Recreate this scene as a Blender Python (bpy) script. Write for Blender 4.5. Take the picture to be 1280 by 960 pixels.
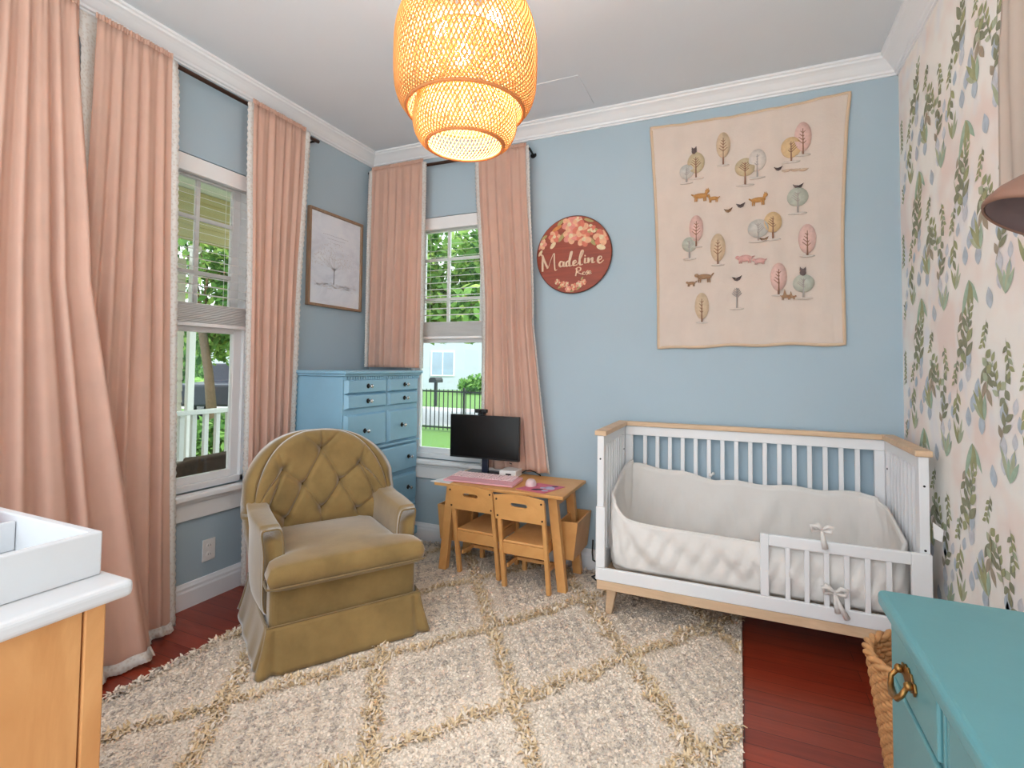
import bpy, bmesh, math, random
import numpy as np
from mathutils import Vector, Matrix
random.seed(7); NR = np.random.default_rng(7)
S = bpy.context.scene
for o in list(bpy.data.objects): bpy.data.objects.remove(o, do_unlink=True)
PI = math.pi

# ------------------------------------------------------------------ camera
F_PX, YAW, PITCH, ROLL, PPX, PPY = 638.7, .4124, .0368, .0114, 646.0, 433.8
CAM = Vector((2.6917, -3.2391, 1.2973))
_fw = Vector((-math.sin(YAW)*math.cos(PITCH), math.cos(YAW)*math.cos(PITCH), math.sin(PITCH)))
_r = Vector((math.cos(YAW), math.sin(YAW), 0)); _u = _r.cross(_fw)
_r2 = _r*math.cos(ROLL) + _u*math.sin(ROLL); _u2 = _u*math.cos(ROLL) - _r*math.sin(ROLL)
cd = bpy.data.cameras.new('camera'); co = bpy.data.objects.new('camera', cd); S.collection.objects.link(co)
co.matrix_world = Matrix(((_r2.x,_u2.x,-_fw.x,CAM.x),(_r2.y,_u2.y,-_fw.y,CAM.y),(_r2.z,_u2.z,-_fw.z,CAM.z),(0,0,0,1)))
cd.sensor_fit = 'HORIZONTAL'; cd.sensor_width = 36; cd.lens = F_PX/1280*36
cd.shift_x = (640-PPX)/1280; cd.shift_y = (PPY-480)/1280
cd.clip_start = .02; cd.clip_end = 300
S.camera = co
def at(u, v, ax, val):                     # photo point -> point on the plane <ax> = val
    d = _fw + _r2*((u-PPX)/F_PX) - _u2*((v-PPY)/F_PX)
    i = 'xyz'.index(ax); t = (val-CAM[i])/d[i]
    return CAM + d*t

# ------------------------------------------------------------------ light
w = bpy.data.worlds.new('sky'); S.world = w; w.use_nodes = True
bg = w.node_tree.nodes['Background']; bg.inputs[0].default_value = (.86,.94,1.0,1); bg.inputs[1].default_value = 2.1
sl = bpy.data.lights.new('sun', 'SUN'); sl.energy = 3.0; sl.angle = .02; sl.color = (1,.96,.88)
so = bpy.data.objects.new('sun', sl); S.collection.objects.link(so)
so.rotation_euler = Vector((-.85,.16,-1.0)).to_track_quat('-Z','Y').to_euler()
so.location = (8,-6,12)
S.view_settings.view_transform = 'Standard'; S.view_settings.look = 'None'
S.view_settings.gamma = 1; S.view_settings.use_curve_mapping = False
S.view_settings.exposure = .62
PENDANT_WATT = 14

# ------------------------------------------------------------------ helpers: materials
def lin(c):
    r = []
    for x in c:
        x = x/255.; r.append(x/12.92 if x <= .04045 else ((x+.055)/1.055)**2.4)
    return (r[0], r[1], r[2], 1)
M = {}
def newmat(name):
    m = bpy.data.materials.new(name); m.use_nodes = True; M[name] = m
    nt = m.node_tree; return m, nt, nt.nodes['Principled BSDF']
def coords(nt, scale=(1,1,1), rot=(0,0,0)):
    tc = nt.nodes.new('ShaderNodeTexCoord'); mp = nt.nodes.new('ShaderNodeMapping')
    mp.inputs['Scale'].default_value = scale; mp.inputs['Rotation'].default_value = rot
    nt.links.new(tc.outputs['Object'], mp.inputs[0]); return mp.outputs[0]
def noise(nt, vec, sc, detail=4, rough=.55, dist=0):
    n = nt.nodes.new('ShaderNodeTexNoise'); n.inputs['Scale'].default_value = sc
    n.inputs['Detail'].default_value = detail; n.inputs['Roughness'].default_value = rough
    n.inputs['Distortion'].default_value = dist
    nt.links.new(vec, n.inputs['Vector']); return n.outputs['Fac']
def ramp(nt, fac, stops):
    r = nt.nodes.new('ShaderNodeValToRGB'); e = r.color_ramp.elements
    while len(e) < len(stops): e.new(.5)
    for el, (p, c) in zip(e, stops): el.position = p; el.color = c
    nt.links.new(fac, r.inputs[0]); return r.outputs[0]
def bumpn(nt, fac, strength, dist, b):
    bn = nt.nodes.new('ShaderNodeBump'); bn.inputs['Strength'].default_value = strength
    bn.inputs['Distance'].default_value = dist
    nt.links.new(fac, bn.inputs['Height']); nt.links.new(bn.outputs[0], b.inputs['Normal'])
def pm(name, rgb, rough=.5, var=.06, vs=12, bump=0, bs=60, metal=0, sheen=0, coat=0, scale=(1,1,1), spec=.5):
    m, nt, b = newmat(name); c = lin(rgb); v = coords(nt, scale)
    lo = tuple(x*(1-var) for x in c[:3])+(1,); hi = tuple(min(1,x*(1+var)) for x in c[:3])+(1,)
    nt.links.new(ramp(nt, noise(nt, v, vs), [(.3,lo),(.7,hi)]), b.inputs['Base Color'])
    b.inputs['Roughness'].default_value = rough; b.inputs['Metallic'].default_value = metal
    b.inputs['Specular IOR Level'].default_value = spec
    if sheen: b.inputs['Sheen Weight'].default_value = sheen; b.inputs['Sheen Roughness'].default_value = .4
    if coat: b.inputs['Coat Weight'].default_value = coat
    if bump: bumpn(nt, noise(nt, v, bs, 3), bump, .004, b)
    return m
def woodm(name, c1, c2, rough=.45, scale=(1,1,1), sc=6, coat=0):
    m, nt, b = newmat(name); v = coords(nt, scale)
    f = noise(nt, v, sc, 6, .6, 1.4)
    nt.links.new(ramp(nt, f, [(.25,lin(c1)),(.5,lin([(a+d)/2 for a,d in zip(c1,c2)])),(.75,lin(c2))]), b.inputs['Base Color'])
    b.inputs['Roughness'].default_value = rough
    if coat: b.inputs['Coat Weight'].default_value = coat
    return m
def fabric(name, rgb, trans=.35, var=.05, weave=0, rough=.9):
    m, nt, b = newmat(name); c = lin(rgb); v = coords(nt)
    lo = tuple(x*(1-var) for x in c[:3])+(1,); hi = tuple(min(1,x*(1+var)) for x in c[:3])+(1,)
    col = ramp(nt, noise(nt, v, 9), [(.3,lo),(.7,hi)])
    nt.links.new(col, b.inputs['Base Color']); b.inputs['Roughness'].default_value = rough
    b.inputs['Specular IOR Level'].default_value = .15
    if weave: bumpn(nt, noise(nt, v, weave, 2), .3, .003, b)
    if trans:
        t = nt.nodes.new('ShaderNodeBsdfTranslucent'); nt.links.new(col, t.inputs[0])
        mx = nt.nodes.new('ShaderNodeMixShader'); mx.inputs[0].default_value = trans
        nt.links.new(b.outputs[0], mx.inputs[1]); nt.links.new(t.outputs[0], mx.inputs[2])
        nt.links.new(mx.outputs[0], nt.nodes['Material Output'].inputs[0])
    return m

pm('wall_blue', (172,192,204), .7, .015, 2, .06, 160)
pm('ceiling_white', (222,228,234), .9, .01, 2, .08, 120)
pm('trim_white', (240,242,245), .4, .01, 3)
pm('window_white', (240,240,240), .4, .01, 3)
pm('crib_white', (236,236,237), .4, .015, 4)
pm('tray_white', (212,213,215), .45, .02, 9)
pm('plastic_white', (236,234,232), .4, .01, 5)
pm('blue_paint', (140,184,208), .42, .04, 5, .03, 60)
pm('teal_paint', (96,152,158), .38, .05, 4, .05, 40)
woodm('crib_wood', (206,172,138), (228,196,162), .5, (1,9,9), 3)
woodm('pine_side', (196,134,78), (230,174,116), .42, (3,3,.7), 2.2)
woodm('kid_wood', (214,152,88), (234,178,112), .42, (1,1,1), 5)
woodm('frame_wood', (140,112,90), (168,140,114), .55, (6,6,1), 6)
pm('bronze', (72,50,40), .4, .1, 20, metal=.6)
pm('dark_metal', (34,30,30), .4, .1, 20, metal=.5)
pm('brass', (150,112,64), .35, .25, 50, metal=.9)
pm('chrome', (205,205,205), .25, .02, 5, metal=.9)
pm('black_plastic', (20,21,24), .35, .05, 9)
pm('screen_black', (9,10,14), .22, .02, 3)
pm('desk_blue_black', (26,34,52), .3, .02, 3)
fabric('curtain', (238,203,185), .42, .03)
fabric('quilt', (232,216,204), .15, .03, 90)
fabric('quilt_edge', (228,202,174), .15, .03, 90)
fabric('crib_linen', (242,237,232), .15, .015, 70)
fabric('canopy_beige', (226,212,200), .3, .02)
pm('velvet', (144,118,74), .85, .2, 7, .12, 130, sheen=.9, spec=.15)
pm('velvet_pipe', (132,110,76), .85, .1, 9, sheen=.5, spec=.15)
pm('velvet_button', (110,88,56), .85, .05, 9, sheen=.3, spec=.15)
pm('pink', (232,172,180), .5, .04, 20)
pm('pink_pale', (240,208,208), .5, .04, 20)
pm('pink_hot', (214,112,138), .6, .1, 30)
pm('pad_navy', (50,52,86), .6, .1, 30)
pm('pad_lilac', (200,196,222), .6, .1, 30)
pm('paper', (240,238,236), .7, .01, 4)
pm('rattan', (204,150,98), .6, .2, 40)
pm('lamp_brown', (140,104,88), .6, .06, 6)
pm('lamp_inner', (112,92,92), .6, .06, 6)
pm('terracotta', (164,112,92), .6, .08, 8)
# lace: white threads with small darker gaps between them
m, nt, b = newmat('lace'); v = coords(nt)
vo = nt.nodes.new('ShaderNodeTexVoronoi'); vo.inputs['Scale'].default_value = 75; nt.links.new(v, vo.inputs['Vector'])
nt.links.new(ramp(nt, vo.outputs['Distance'], [(.25,lin((226,214,204))),(.5,lin((246,242,238)))]), b.inputs['Base Color'])
b.inputs['Roughness'].default_value = .9
tl = nt.nodes.new('ShaderNodeBsdfTranslucent'); tl.inputs[0].default_value = lin((240,236,230))
mx = nt.nodes.new('ShaderNodeMixShader'); mx.inputs[0].default_value = .4
nt.links.new(b.outputs[0], mx.inputs[1]); nt.links.new(tl.outputs[0], mx.inputs[2]); nt.links.new(mx.outputs[0], nt.nodes['Material Output'].inputs[0])
# glass
m, nt, b = newmat('glass'); nt.nodes.remove(b)
tr = nt.nodes.new('ShaderNodeBsdfTransparent'); tr.inputs[0].default_value = (.96,.98,.97,1)
gl = nt.nodes.new('ShaderNodeBsdfGlossy'); gl.inputs['Roughness'].default_value = .02
fr = nt.nodes.new('ShaderNodeFresnel'); fr.inputs[0].default_value = 1.45
mx = nt.nodes.new('ShaderNodeMixShader'); nt.links.new(fr.outputs[0], mx.inputs[0])
nt.links.new(tr.outputs[0], mx.inputs[1]); nt.links.new(gl.outputs[0], mx.inputs[2]); nt.links.new(mx.outputs[0], nt.nodes['Material Output'].inputs[0])
# floor planks
m, nt, b = newmat('cherry_floor'); v = coords(nt)
br = nt.nodes.new('ShaderNodeTexBrick'); nt.links.new(v, br.inputs['Vector'])
br.inputs['Scale'].default_value = 1; br.inputs['Brick Width'].default_value = .9; br.inputs['Row Height'].default_value = .083
br.inputs['Mortar Size'].default_value = .0012; br.inputs['Color1'].default_value = lin((140,50,30)); br.inputs['Color2'].default_value = lin((158,62,38)); br.inputs['Mortar'].default_value = lin((50,16,12))
v2 = coords(nt, (3,40,1)); g = noise(nt, v2, 1.4, 6, .6, .6)
mix = nt.nodes.new('ShaderNodeMix'); mix.data_type = 'RGBA'; mix.blend_type = 'MULTIPLY'; mix.inputs[0].default_value = .7
nt.links.new(br.outputs['Color'], mix.inputs[6]); nt.links.new(ramp(nt, g, [(.3,(.55,.5,.5,1)),(.7,(1,1,1,1))]), mix.inputs[7])
nt.links.new(mix.outputs[2], b.inputs['Base Color']); b.inputs['Roughness'].default_value = .32
# wallpaper ground: cream with pink and blue-grey watercolour clouds
m, nt, b = newmat('wallpaper'); v = coords(nt)
c1 = ramp(nt, noise(nt, v, 4.2, 2), [(.42,lin((250,246,240))),(.66,lin((246,228,220)))])
c2 = ramp(nt, noise(nt, coords(nt,(1,1.3,1),(.4,.7,.2)), 4.6, 2), [(.56,(0,0,0,1)),(.7,(.7,.7,.7,1))])
mix = nt.nodes.new('ShaderNodeMix'); mix.data_type = 'RGBA'
nt.links.new(c2, mix.inputs[0]); nt.links.new(c1, mix.inputs[6]); mix.inputs[7].default_value = lin((236,237,242))
nt.links.new(mix.outputs[2], b.inputs['Base Color']); b.inputs['Roughness'].default_value = .8
LEAF = [('leaf_olive',(168,170,128)),('leaf_sage',(182,190,162)),('leaf_dark',(146,148,122)),('leaf_brown',(172,158,138)),('leaf_blue',(190,200,210)),('leaf_grey',(212,214,220)),('leaf_mint',(172,194,172))]
for n, c in LEAF: pm(n, c, .8, .14, 30)
QC = {'q_olive': (206, 186, 152), 'q_grey': (204, 198, 190), 'q_gold': (222, 188, 144), 'q_pink': (226, 188, 178), 'q_sage': (192, 192, 178), 'q_trunk': (150, 110, 88), 'q_gtrunk': (176, 166, 160), 'q_deer': (200, 146, 88), 'q_dark': (112, 96, 94), 'q_pig': (222, 172, 164), 'q_tiger': (168, 132, 102), 'q_duck': (220, 192, 168), 'q_ground': (220, 206, 196), 'q_tallolive': (216, 190, 160)}
for n, c in QC.items(): pm(n, c, .9, .08, 60)
pm('sign_wood', (150,64,40), .45, .22, 5, scale=(1,1,12))
pm('sign_edge', (70,44,40), .5, .1, 9)
pm('sign_letter', (236,206,178), .6, .04, 30)
for n, c in {'f_pink':(226,146,132),'f_peach':(232,178,142),'f_coral':(214,120,98),'f_cream':(230,208,170),'f_orange':(214,142,78),'f_green':(176,160,104)}.items(): pm(n, c, .7, .12, 60)
# misty print
m, nt, b = newmat('misty_print'); v = coords(nt)
f = noise(nt, coords(nt,(1,1,1.6)), 4, 8, .65, .6)
nt.links.new(ramp(nt, f, [(.3,lin((212,220,232))),(.5,lin((228,235,245))),(.75,lin((240,245,250)))]), b.inputs['Base Color']); b.inputs['Roughness'].default_value = .25
pm('print_grey', (210,213,219), .6, .08, 60); pm('print_dark', (172,175,184), .6, .1, 60)
# rug
m, nt, b = newmat('rug_base'); v = coords(nt)
f = noise(nt, v, 160, 3); f2 = noise(nt, v, 5, 4)
mix = nt.nodes.new('ShaderNodeMix'); mix.data_type = 'RGBA'; mix.blend_type = 'MULTIPLY'; mix.inputs[0].default_value = 1
nt.links.new(ramp(nt, f2, [(.3,lin((230,216,200))),(.7,lin((240,228,214)))]), mix.inputs[6]); nt.links.new(ramp(nt, f, [(.3,(.86,.86,.86,1)),(.7,(1,1,1,1))]), mix.inputs[7])
nt.links.new(mix.outputs[2], b.inputs['Base Color']); b.inputs['Roughness'].default_value = .95; bumpn(nt, f, .6, .006, b)
for n, c in {'rug_cream':(240,225,208),'rug_cream2':(233,216,196),'rug_tan':(228,204,168),'rug_tan2':(216,188,148),'rug_grey':(186,174,164),'rug_grey2':(204,190,176)}.items(): pm(n, c, .95, .06, 40, spec=.1)
# outside
pm('siding_lit', (202,186,138), .7, .03, 4); pm('siding_shade', (200,192,174), .7, .03, 4); pm('white_paint', (236,236,232), .6, .02, 4)  # one siding, light painted in: lit yellowish copy and shaded greyish copy
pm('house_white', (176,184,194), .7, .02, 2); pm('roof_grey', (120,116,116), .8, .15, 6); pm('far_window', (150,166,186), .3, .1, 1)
pm('porch_floor', (176,170,160), .7, .06, 8); pm('wicker_brown', (84,64,52), .8, .25, 60); pm('cushion_dark', (98,80,68), .9, .1, 10); pm('cushion_pale', (176,166,154), .9, .06, 10)
pm('grass', (90,128,58), .9, .22, 30, .3, 200); pm('road', (170,170,172), .9, .04, 3); pm('bark', (120,98,80), .9, .2, 20, .4, 30)
for n, c in {'leaf_a':(98,142,70),'leaf_b':(132,172,96),'leaf_c':(70,112,58),'leaf_d':(170,200,110)}.items(): fabric(n, c, .35, .12)
pm('car_blue', (26,32,48), .4, .05, 3, coat=.15); pm('car_glass', (60,74,92), .1, .05, 3); pm('tire', (24,24,24), .8, .05, 9); pm('iron', (28,28,28), .5, .05, 9)
pm('bounce_pale', (238,234,228), .5, .02, 3)
pm('soil', (120,110,90), .95, .1, 4)
# bulbs and woven bamboo
m, nt, b = newmat('bulb_glow'); b.inputs['Emission Color'].default_value = (1,.86,.6,1); b.inputs['Emission Strength'].default_value = 25; b.inputs['Base Color'].default_value = (1,.95,.85,1)
fabric('bamboo', (218,168,108), .30, .12); fabric('bamboo_rim', (212,146,92), .2, .1)

# ------------------------------------------------------------------ helpers: meshes and objects
class MB:
    def __init__(s): s.v=[]; s.f=[]; s.m=[]
    def add(s, vs, fs, mi=0):
        o = len(s.v); s.v += [tuple(x) for x in vs]; s.f += [tuple(i+o for i in f) for f in fs]; s.m += [mi]*len(fs); return s
    def box(s, a, b, mi=0):
        x0,y0,z0 = a; x1,y1,z1 = b
        if x0>x1: x0,x1=x1,x0
        if y0>y1: y0,y1=y1,y0
        if z0>z1: z0,z1=z1,z0
        return s.add([(x0,y0,z0),(x1,y0,z0),(x1,y1,z0),(x0,y1,z0),(x0,y0,z1),(x1,y0,z1),(x1,y1,z1),(x0,y1,z1)],
                     [(0,3,2,1),(4,5,6,7),(0,1,5,4),(1,2,6,5),(2,3,7,6),(3,0,4,7)], mi)
    def hexa(s, bot, top, mi=0):          # four bottom corners, four top corners (counter-clockwise seen from above)
        return s.add(list(bot)+list(top), [(0,3,2,1),(4,5,6,7),(0,1,5,4),(1,2,6,5),(2,3,7,6),(3,0,4,7)], mi)
    def tube(s, pts, r, n=8, mi=0, cap=True, closed=False):
        P = [Vector(p) for p in pts]; K = len(P); rs = r if isinstance(r,(list,tuple)) else [r]*K
        vs=[]; up0=None
        for i in range(K):
            if closed: t = P[(i+1)%K]-P[(i-1)%K]
            else: t = P[min(i+1,K-1)]-P[max(i-1,0)]
            t = t.normalized() if t.length>1e-9 else Vector((0,0,1))
            if up0 is None: up0 = Vector((0,0,1)) if abs(t.z)<.9 else Vector((1,0,0))
            a = up0 - t*up0.dot(t)
            if a.length<1e-6: a = Vector((1,.3,.2)) - t*Vector((1,.3,.2)).dot(t)
            a.normalize(); b2 = t.cross(a); up0 = a
            for k in range(n):
                th = 2*PI*k/n; vs.append(P[i]+(a*math.cos(th)+b2*math.sin(th))*rs[i])
        fs=[]; L = K if closed else K-1
        for i in range(L):
            j=(i+1)%K
            for k in range(n):
                l=(k+1)%n; fs.append((i*n+k,i*n+l,j*n+l,j*n+k))
        if cap and not closed: fs.append(tuple(range(n-1,-1,-1))); fs.append(tuple((K-1)*n+k for k in range(n)))
        return s.add(vs, fs, mi)
    def lathe(s, prof, c, n=32, mi=0, axis='z', cap=True):
        vs=[]; K=len(prof)
        for r,h in prof:
            for k in range(n):
                th=2*PI*k/n; a,b2=r*math.cos(th),r*math.sin(th)
                p={'z':(a,b2,h),'x':(h,a,b2),'y':(b2,h,a)}[axis]
                vs.append((c[0]+p[0],c[1]+p[1],c[2]+p[2]))
        fs=[]
        for i in range(K-1):
            for k in range(n):
                l=(k+1)%n; fs.append((i*n+k,i*n+l,(i+1)*n+l,(i+1)*n+k))
        if cap: fs.append(tuple(range(n-1,-1,-1))); fs.append(tuple((K-1)*n+k for k in range(n)))
        return s.add(vs, fs, mi)
    def prism(s, poly, fn, mi=0):         # poly: 2D outline; fn(p, 0|1) -> 3D for the two sides
        n=len(poly); vs=[fn(p,0) for p in poly]+[fn(p,1) for p in poly]
        fs=[tuple(range(n-1,-1,-1)),tuple(range(n,2*n))]+[(i,(i+1)%n,n+(i+1)%n,n+i) for i in range(n)]
        return s.add(vs, fs, mi)
    def ball(s, c, r, n=12, mi=0, sc=(1,1,1)):
        K=max(4,n//2); prof=[(math.sin(PI*i/K),-math.cos(PI*i/K)) for i in range(K+1)]
        vs=[]; 
        for a,h in prof:
            for k in range(n): vs.append((c[0]+r*sc[0]*a*math.cos(2*PI*k/n),c[1]+r*sc[1]*a*math.sin(2*PI*k/n),c[2]+r*sc[2]*h))
        fs=[(i*n+k,i*n+(k+1)%n,(i+1)*n+(k+1)%n,(i+1)*n+k) for i in range(K) for k in range(n)]
        return s.add(vs, fs, mi)
    def grid(s, nu, nv, fn, mi=0, closeu=False):
        vs=[fn(i/(nu if closeu else nu-1), j/(nv-1)) for j in range(nv) for i in range(nu)]
        fs=[]
        for j in range(nv-1):
            for i in range(nu if closeu else nu-1):
                i2=(i+1)%nu; fs.append((j*nu+i,j*nu+i2,(j+1)*nu+i2,(j+1)*nu+i))
        return s.add(vs, fs, mi)
    def build(s, name, mats, parent=None, smooth=False, bevel=0, seg=2, solid=0, sub=0, org=None, weld=0):
        me = bpy.data.meshes.new(name)
        o0 = Vector(org) if org is not None else (Vector(parent['_o']) if parent is not None and '_o' in parent else Vector((0,0,0)))
        me.from_pydata([tuple(Vector(v)-o0) for v in s.v] if o0.length else s.v, [], s.f); me.update()
        mats = mats if isinstance(mats,(list,tuple)) else [mats]
        for n in mats: me.materials.append(M[n])
        if len(mats)>1: me.polygons.foreach_set('material_index', s.m)
        if weld or not smooth:
            bm=bmesh.new(); bm.from_mesh(me)
            if weld: bmesh.ops.remove_doubles(bm, verts=bm.verts, dist=weld)
            bmesh.ops.recalc_face_normals(bm, faces=bm.faces); bm.to_mesh(me); bm.free()
        ob = bpy.data.objects.new(name, me); S.collection.objects.link(ob)
        if parent is not None: ob.parent = parent
        if org is not None: ob.location = o0
        if parent is not None and '_o' in parent: ob['_o'] = list(parent['_o'])
        if smooth:
            me.polygons.foreach_set('use_smooth',[True]*len(me.polygons))
        if solid:
            md=ob.modifiers.new('thickness','SOLIDIFY'); md.thickness=solid; md.offset=0
        if bevel:
            md=ob.modifiers.new('edge','BEVEL'); md.width=bevel; md.segments=seg; md.limit_method='ANGLE'; md.angle_limit=.6
            md.harden_normals=False
        if sub:
            md=ob.modifiers.new('sub','SUBSURF'); md.levels=sub; md.render_levels=sub
        return ob
def tag(o, label=None, cat=None, group=None, kind=None):
    if label: o['label']=label
    if cat: o['category']=cat
    if group: o['group']=group
    if kind: o['kind']=kind
    return o
def thing(name, loc, label, cat, group=None, rotz=0, world=True):    # Empty at the thing's base; world=True: parts are given in room coordinates
    o=bpy.data.objects.new(name,None); S.collection.objects.link(o); o.location=loc; o.rotation_euler=(0,0,rotz); o.empty_display_size=.1
    if world: o['_o']=list(loc)
    return tag(o,label,cat,group)
def dup(o, parent=None):
    c=o.copy(); S.collection.objects.link(c); c.parent=parent
    for ch in list(o.children): dup(ch,c)
    return c
def struct(mb, name, mats, parent=None, **k):
    o=mb.build(name,mats,parent,**k)
    if parent is None: o['kind']='structure'
    return o
def ell(cx, cy, rx, ry, n=16, rot=0):
    return [(cx+rx*math.cos(t)*math.cos(rot)-ry*math.sin(t)*math.sin(rot), cy+rx*math.cos(t)*math.sin(rot)+ry*math.sin(t)*math.cos(rot)) for t in [2*PI*i/n for i in range(n)]]

# ------------------------------------------------------------------ the room
W, CEIL, YN, TH = 3.467, 2.955, -3.75, .14
struct(MB().box((0,YN,-.12),(W,0,0)),'floor','cherry_floor')
ce = MB().box((-TH,YN,CEIL),(W+TH,TH,CEIL+.15))
struct(ce,'ceiling','ceiling_white')
h0 = at(655,108,'z',CEIL); h1 = at(722,93,'z',CEIL); h2 = at(743,128,'z',CEIL)
hx0, hx1, hy0, hy1 = h1.x-.55, (h1.x+h2.x)/2, h1.y, h2.y
hm = MB(); hw=.02
hm.box((hx0,hy0,CEIL-.006),(hx1,hy1,CEIL-.0005))
struct(hm,'ceiling_hatch','ceiling_white',bevel=.004)
# openings
Z0, Z1 = .60, 2.41
BX0, BX1 = .375, 1.22        # back window along x
LY0, LY1 = -1.925, -1.07     # left window along y
wb=MB()
wb.box((-TH,0,-.12),(BX0,TH,CEIL)); wb.box((BX1,0,-.12),(W+TH,TH,CEIL)); wb.box((BX0,0,-.12),(BX1,TH,Z0)); wb.box((BX0,0,Z1),(BX1,TH,CEIL))
struct(wb,'wall_back','wall_blue')
wl=MB()
wl.box((-TH,YN,-.12),(0,LY0,CEIL)); wl.box((-TH,LY1,-.12),(0,0,CEIL)); wl.box((-TH,LY0,-.12),(0,LY1,Z0)); wl.box((-TH,LY0,Z1),(0,LY1,CEIL))
struct(wl,'wall_left','wall_blue')
# wallpapered wall: printed leaves are part of its mesh
wr=MB().box((W,YN,-.12),(W+TH,0,CEIL))
lay=[0]
def leaf(y,z,L,wd,ang,mi):
    lay[0]=(lay[0]+1)%40; x=W-.0004-.00004*lay[0]; n=7; ca,sa=math.cos(ang),math.sin(ang); top=[]; bot=[]
    for i in range(n+1):
        t=i/n; wv=wd*math.sin(PI*t**.85)*.5
        top.append((t*L,wv)); bot.append((t*L,-wv))
    pts=top+bot[-2:0:-1]
    wr.add([(x,y+(a*ca-b*sa)*1.3,z+a*sa+b*ca) for a,b in pts],[tuple(range(len(pts)))],mi)
def sprig(y,z,ang,L,kind,rg):
    # kind 0 long-leaf branch, 1 bushy olive sprig, 2 blue ovals, 3 three upright blades, 4 round leaf twig
    ca,sa=math.cos(ang),math.sin(ang)
    if kind==0:
        leaf(y,z,L,.006,ang,3)
        for i in range(5):
            t=.2+.18*i; s=1 if i%2 else -1; leaf(y+ca*L*t*1.5,z+sa*L*t,L*rg.uniform(.4,.55),L*.2,ang+s*rg.uniform(.4,.7),rg.choice([0,2,3,2]))
    elif kind==1:
        leaf(y,z,L,.005,ang,2)
        for i in range(8):
            t=.12+.11*i; s=1 if i%2 else -1; leaf(y+ca*L*t*1.5,z+sa*L*t,L*.26,L*.13,ang+s*rg.uniform(.5,.9),rg.choice([0,0,1,2]))
    elif kind==2:
        for i in range(5):
            a=rg.uniform(-.5,.5); leaf(y+rg.uniform(-.12,.12),z+(i-2)*.055,L*.46,L*.24,PI/2+a*.5,rg.choice([4,4,5]))
    elif kind==3:
        for i in range(4): leaf(y,z,L*rg.uniform(.6,1),L*.17,ang+(i-1.5)*.32,rg.choice([1,6,1,0]))
    else:
        leaf(y,z,L,.005,ang,0)
        for i in range(4):
            s=1 if i%2 else -1; leaf(y+ca*L*(.3+.2*i)*1.5,z+sa*L*(.3+.2*i),L*.3,L*.22,ang+s*.7,rg.choice([1,2,0]))
TY,TZ=.54,.60; motifs=[]; mr=random.Random(11)
cells=[(i,j) for i in range(4) for j in range(5)]; kinds=[0,1,2,3,4,1,0,3,2,0,1,4,3,2,0,1,3,0,1,4]
for (i,j),k in zip(cells,kinds):
    motifs.append(((i+mr.uniform(.25,.75))/4*TY,((j+(i%2)*.5)+mr.uniform(.25,.75))/5*TZ,(PI/2 if mr.random()<.6 else -PI/2)+mr.uniform(-.45,.45),mr.uniform(.10,.17),k,mr.random()))
for a in range(6):
    for c in range(6):
        for (my,mz,an,L,k,sd) in motifs:
            y=-3.2+a*TY+my; z=-.5+c*TZ+mz
            if y<-.1 and y>-3.1 and .2<z<2.72: sprig(y,z,an,L,k,random.Random(int(sd*1e6)))
            elif -.1<=y<-.03 and .2<z<2.72: sprig(y,z,PI/2*(1 if an>0 else -1),L*.75,1,random.Random(int(sd*1e6)))
wrm=['wallpaper']+[n for n,_ in LEAF]; wr.m=[0]*6+[i+1 for i in wr.m[6:]]
struct(wr,'wall_right',wrm)
# crown moulding: profile (distance from wall, height below ceiling)
prof=[(0,0),(.098,0),(.098,.012),(.088,.016),(.084,.024),(.072,.030),(.058,.040),(.046,.052),(.034,.064),(.026,.070),(.022,.080),(.012,.084),(.010,.092),(0,.092)]
def run(name,p0,p1,nrm,prof,z,sgn):
    p0=Vector(p0);p1=Vector(p1);nn=Vector(nrm)
    o=struct(MB().prism(prof,lambda q,e:((p0 if e==0 else p1)+nn*q[0]+Vector((0,0,z+sgn*q[1])))),name,'trim_white'); return o
run('trim_1',(0,0,0),(W,0,0),(0,-1,0),prof,CEIL-.0005,-1)
run('trim_2',(0,YN,0),(0,0,0),(1,0,0),prof,CEIL-.0005,-1)
run('trim_3',(W,0,0),(W,YN,0),(-1,0,0),prof,CEIL-.0005,-1)
bp=[(0,0),(.016,0),(.016,.085),(.012,.095),(.012,.108),(.007,.118),(.004,.128),(0,.13)]
run('baseboard_back',(0,0,0),(W,0,0),(0,-1,0),bp,0,1)
run('baseboard_left',(0,YN,0),(0,0,0),(1,0,0),bp,0,1)
run('baseboard_right',(W,0,0),(W,YN,0),(-1,0,0),bp,0,1)

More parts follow.
